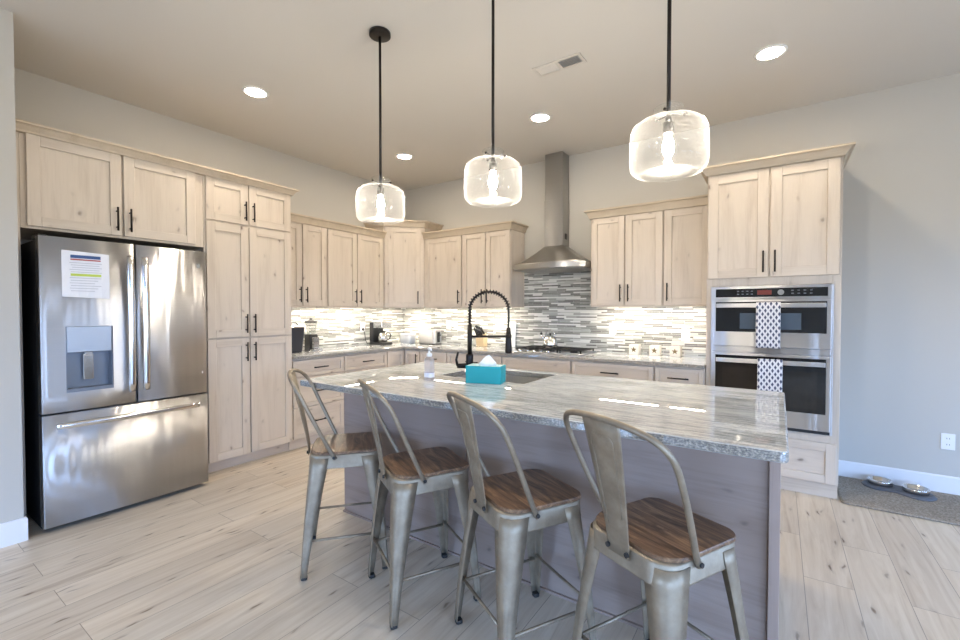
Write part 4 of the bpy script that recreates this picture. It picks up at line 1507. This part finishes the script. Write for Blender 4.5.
# coffee grinder / press behind it
t = thing('coffee_grinder', 'black coffee grinder with clear hopper and dark lid near the pantry', 'grinder', (.17, -1.585, CT))
MB().loft([[(x, y, CT + z) for x, y in rrect(h, h, .02, 5, .15, -1.585)] for h, z in ((.055, .0005), (.055, .165), (.048, .175))]).build('base', 'black_plastic', t)
MB().box(.205, .245, -1.62, -1.55, CT + .02, CT + .145).box(.2055, .27, -1.64, -1.53, CT + .0005, CT + .018).build('cup', 'chrome', t, bevel=.004)
MB().lathe([(.044, .1755), (.046, .20), (.060, .290), (.062, .300)], (.15, -1.585, CT), 24).build('hopper', 'jug_glass', t)
MB().lathe([(.001, .3005), (.068, .3005), (.068, .318), (.03, .325), (.016, .335), (.014, .352), (.001, .353)], (.15, -1.585, CT), 24).build('lid', 'black_plastic', t)

# knife block
t = thing('knife_block', 'pale wooden knife block with dark handles on the back worktop', 'knife block', (1.44, -.14, CT))
pr_ = [(-.13, CT + .0005), (-.055, CT + .0005), (-.050, CT + .10), (-.085, CT + .165), (-.145, CT + .11)]
mb = MB()
rings = [[(x, y - .045, z) for y, z in pr_] for x in (1.385, 1.495)]
mb.loft(rings, smooth=False).build('block', 'wood_block', t, bevel=.004)
for i, x in enumerate((1.402, 1.428, 1.452, 1.478)):
    for j in range(2):
        y, z = -.130 - j * .032 - .045 + .03, CT + .155 - j * .028
        MB().tube([(x, y, z), (x - .004, y - .060, z + .100 - .008 * i)], .012, 8, flat=.7).build('knife_handle', 'black_plastic', t)

# white board leaning behind the faucet head, white crock in the corner
t = MB()
t.hexa([(1.745, -.050, CT + .0008), (1.850, -.050, CT + .0008), (1.850, -.036, CT + .0008), (1.745, -.036, CT + .0008),
        (1.745, -.026, CT + .30), (1.850, -.026, CT + .30), (1.850, -.012, CT + .30), (1.745, -.012, CT + .30)])
solo(t, 'cutting_board', ['white_plastic'], 'plain white board leaning on the backsplash beside the cooktop', 'cutting board', (1.80, -.04, CT), bevel=.004)
t = thing('white_canister', 'low white lidded container in the worktop corner', 'container', (.24, -.24, CT))
MB().loft([[(x, y, CT + z) for x, y in rrect(h, h * .7, .03, 5, .30, -.22)] for h, z in ((.085, .0005), (.095, .01), (.098, .10), (.095, .108))]).build('tub', 'white_plastic', t)
MB().loft([[(x, y, CT + z) for x, y in rrect(h, h * .7, .03, 5, .30, -.22)] for h, z in ((.1, .1085), (.1, .122), (.08, .13))]).build('lid', 'white_plastic', t)

# ------------------------------------------------------------------ outlets
def outlet(F, lab, group=None, rocker=False, w=.074, h=.118):
    t = thing('wall_outlet', lab, 'outlet', tuple(F[0]), group)
    MB().fbox(F, -w / 2, w / 2, -h / 2, h / 2, .0004, .006).build('plate', 'white_plastic', t, bevel=.002)
    if rocker:
        MB().fbox(F, -.016, .016, -.033, .033, .0062, .0095).build('switch', 'white_plastic', t, bevel=.002)
    else:
        mb = MB()
        for z in (-.022, .022):
            mb.fbox(F, -.016, .016, z - .014, z + .014, .0062, .008)
        so = mb.build('socket', 'white_plastic', t, bevel=.002)
        mb = MB()
        for z in (-.022, .022):
            mb.fbox(F, -.008, -.0055, z - .004, z + .006, .0081, .0085)
            mb.fbox(F, .0055, .008, z - .004, z + .006, .0081, .0085)
        mb.build('slots', 'dark_gap', so)
    return t


NB = lambda x, z, y=-.009: frame((x, y, z), (1, 0, 0), (0, -1, 0))
GO = 'outlets on the backsplash'
outlet(NB(5.424, .385, 0), 'white outlet on the bare wall above the dog bowls')
outlet(NB(2.986, 1.150), 'white outlet on the backsplash just right of the cooktop', GO)
outlet(NB(3.678, 1.105), 'white outlet on the backsplash above the candle blocks, near the oven cabinet', GO)
outlet(NB(.835, 1.150), 'white outlet on the backsplash right of the toaster', GO)
outlet(frame((.009, -.745, 1.12), (0, 1, 0), (1, 0, 0)), 'white outlet on the backsplash beside the coffee maker', GO)

# ------------------------------------------------------------------ rug and dog bowls
mb = MB()
mb.loft([[(x, y, z) for x, y in rrect(h, g, .03, 4, 5.80, -.325)] for h, g, z in ((1.02, .300, .0006), (1.03, .308, .004), (1.03, .308, .011), (1.015, .295, .014))], smooth=True)
rg = solo(mb, 'floor_mat', ['rug'], 'grey-brown low pile mat along the bare wall by the oven cabinet', 'rug', (5.8, -.325, 0))

bt = thing('dog_bowls', 'slate double feeding tray with two steel bowls on the mat', 'pet bowls', (5.16, -.16, .0145))
A0, B0 = Vector((5.045, -.135, 0)), Vector((5.225, -.195, 0))
def capsule(r, waist, n=12):
    d = (B0 - A0).normalized()
    nn = Vector((-d.y, d.x, 0))
    pts = []
    mid = (A0 + B0) / 2
    for k2 in range(n + 1):
        a = -PI / 2 + PI * k2 / n
        p = B0 + d * r * math.cos(a) + nn * r * math.sin(a)
        pts.append((p.x, p.y))
    p = mid + nn * waist
    pts.append((p.x, p.y))
    for k2 in range(n + 1):
        a = PI / 2 + PI * k2 / n
        p = A0 + d * r * math.cos(a) + nn * r * math.sin(a)
        pts.append((p.x, p.y))
    p = mid - nn * waist
    pts.append((p.x, p.y))
    return pts
rings = [[(x, y, z) for x, y in capsule(r, r * .62)] for r, z in ((.106, .0148), (.108, .018), (.102, .024), (.092, .034), (.085, .036))]
MB().loft(rings).build('tray', 'tray', bt)
for c0 in (A0, B0):
    MB().lathe([(.058, .0365), (.070, .0365), (.074, .066), (.072, .070), (.068, .068), (.060, .044), (.052, .039), (.001, .0375)], c0, 30).build('bowl', 'chrome', bt)
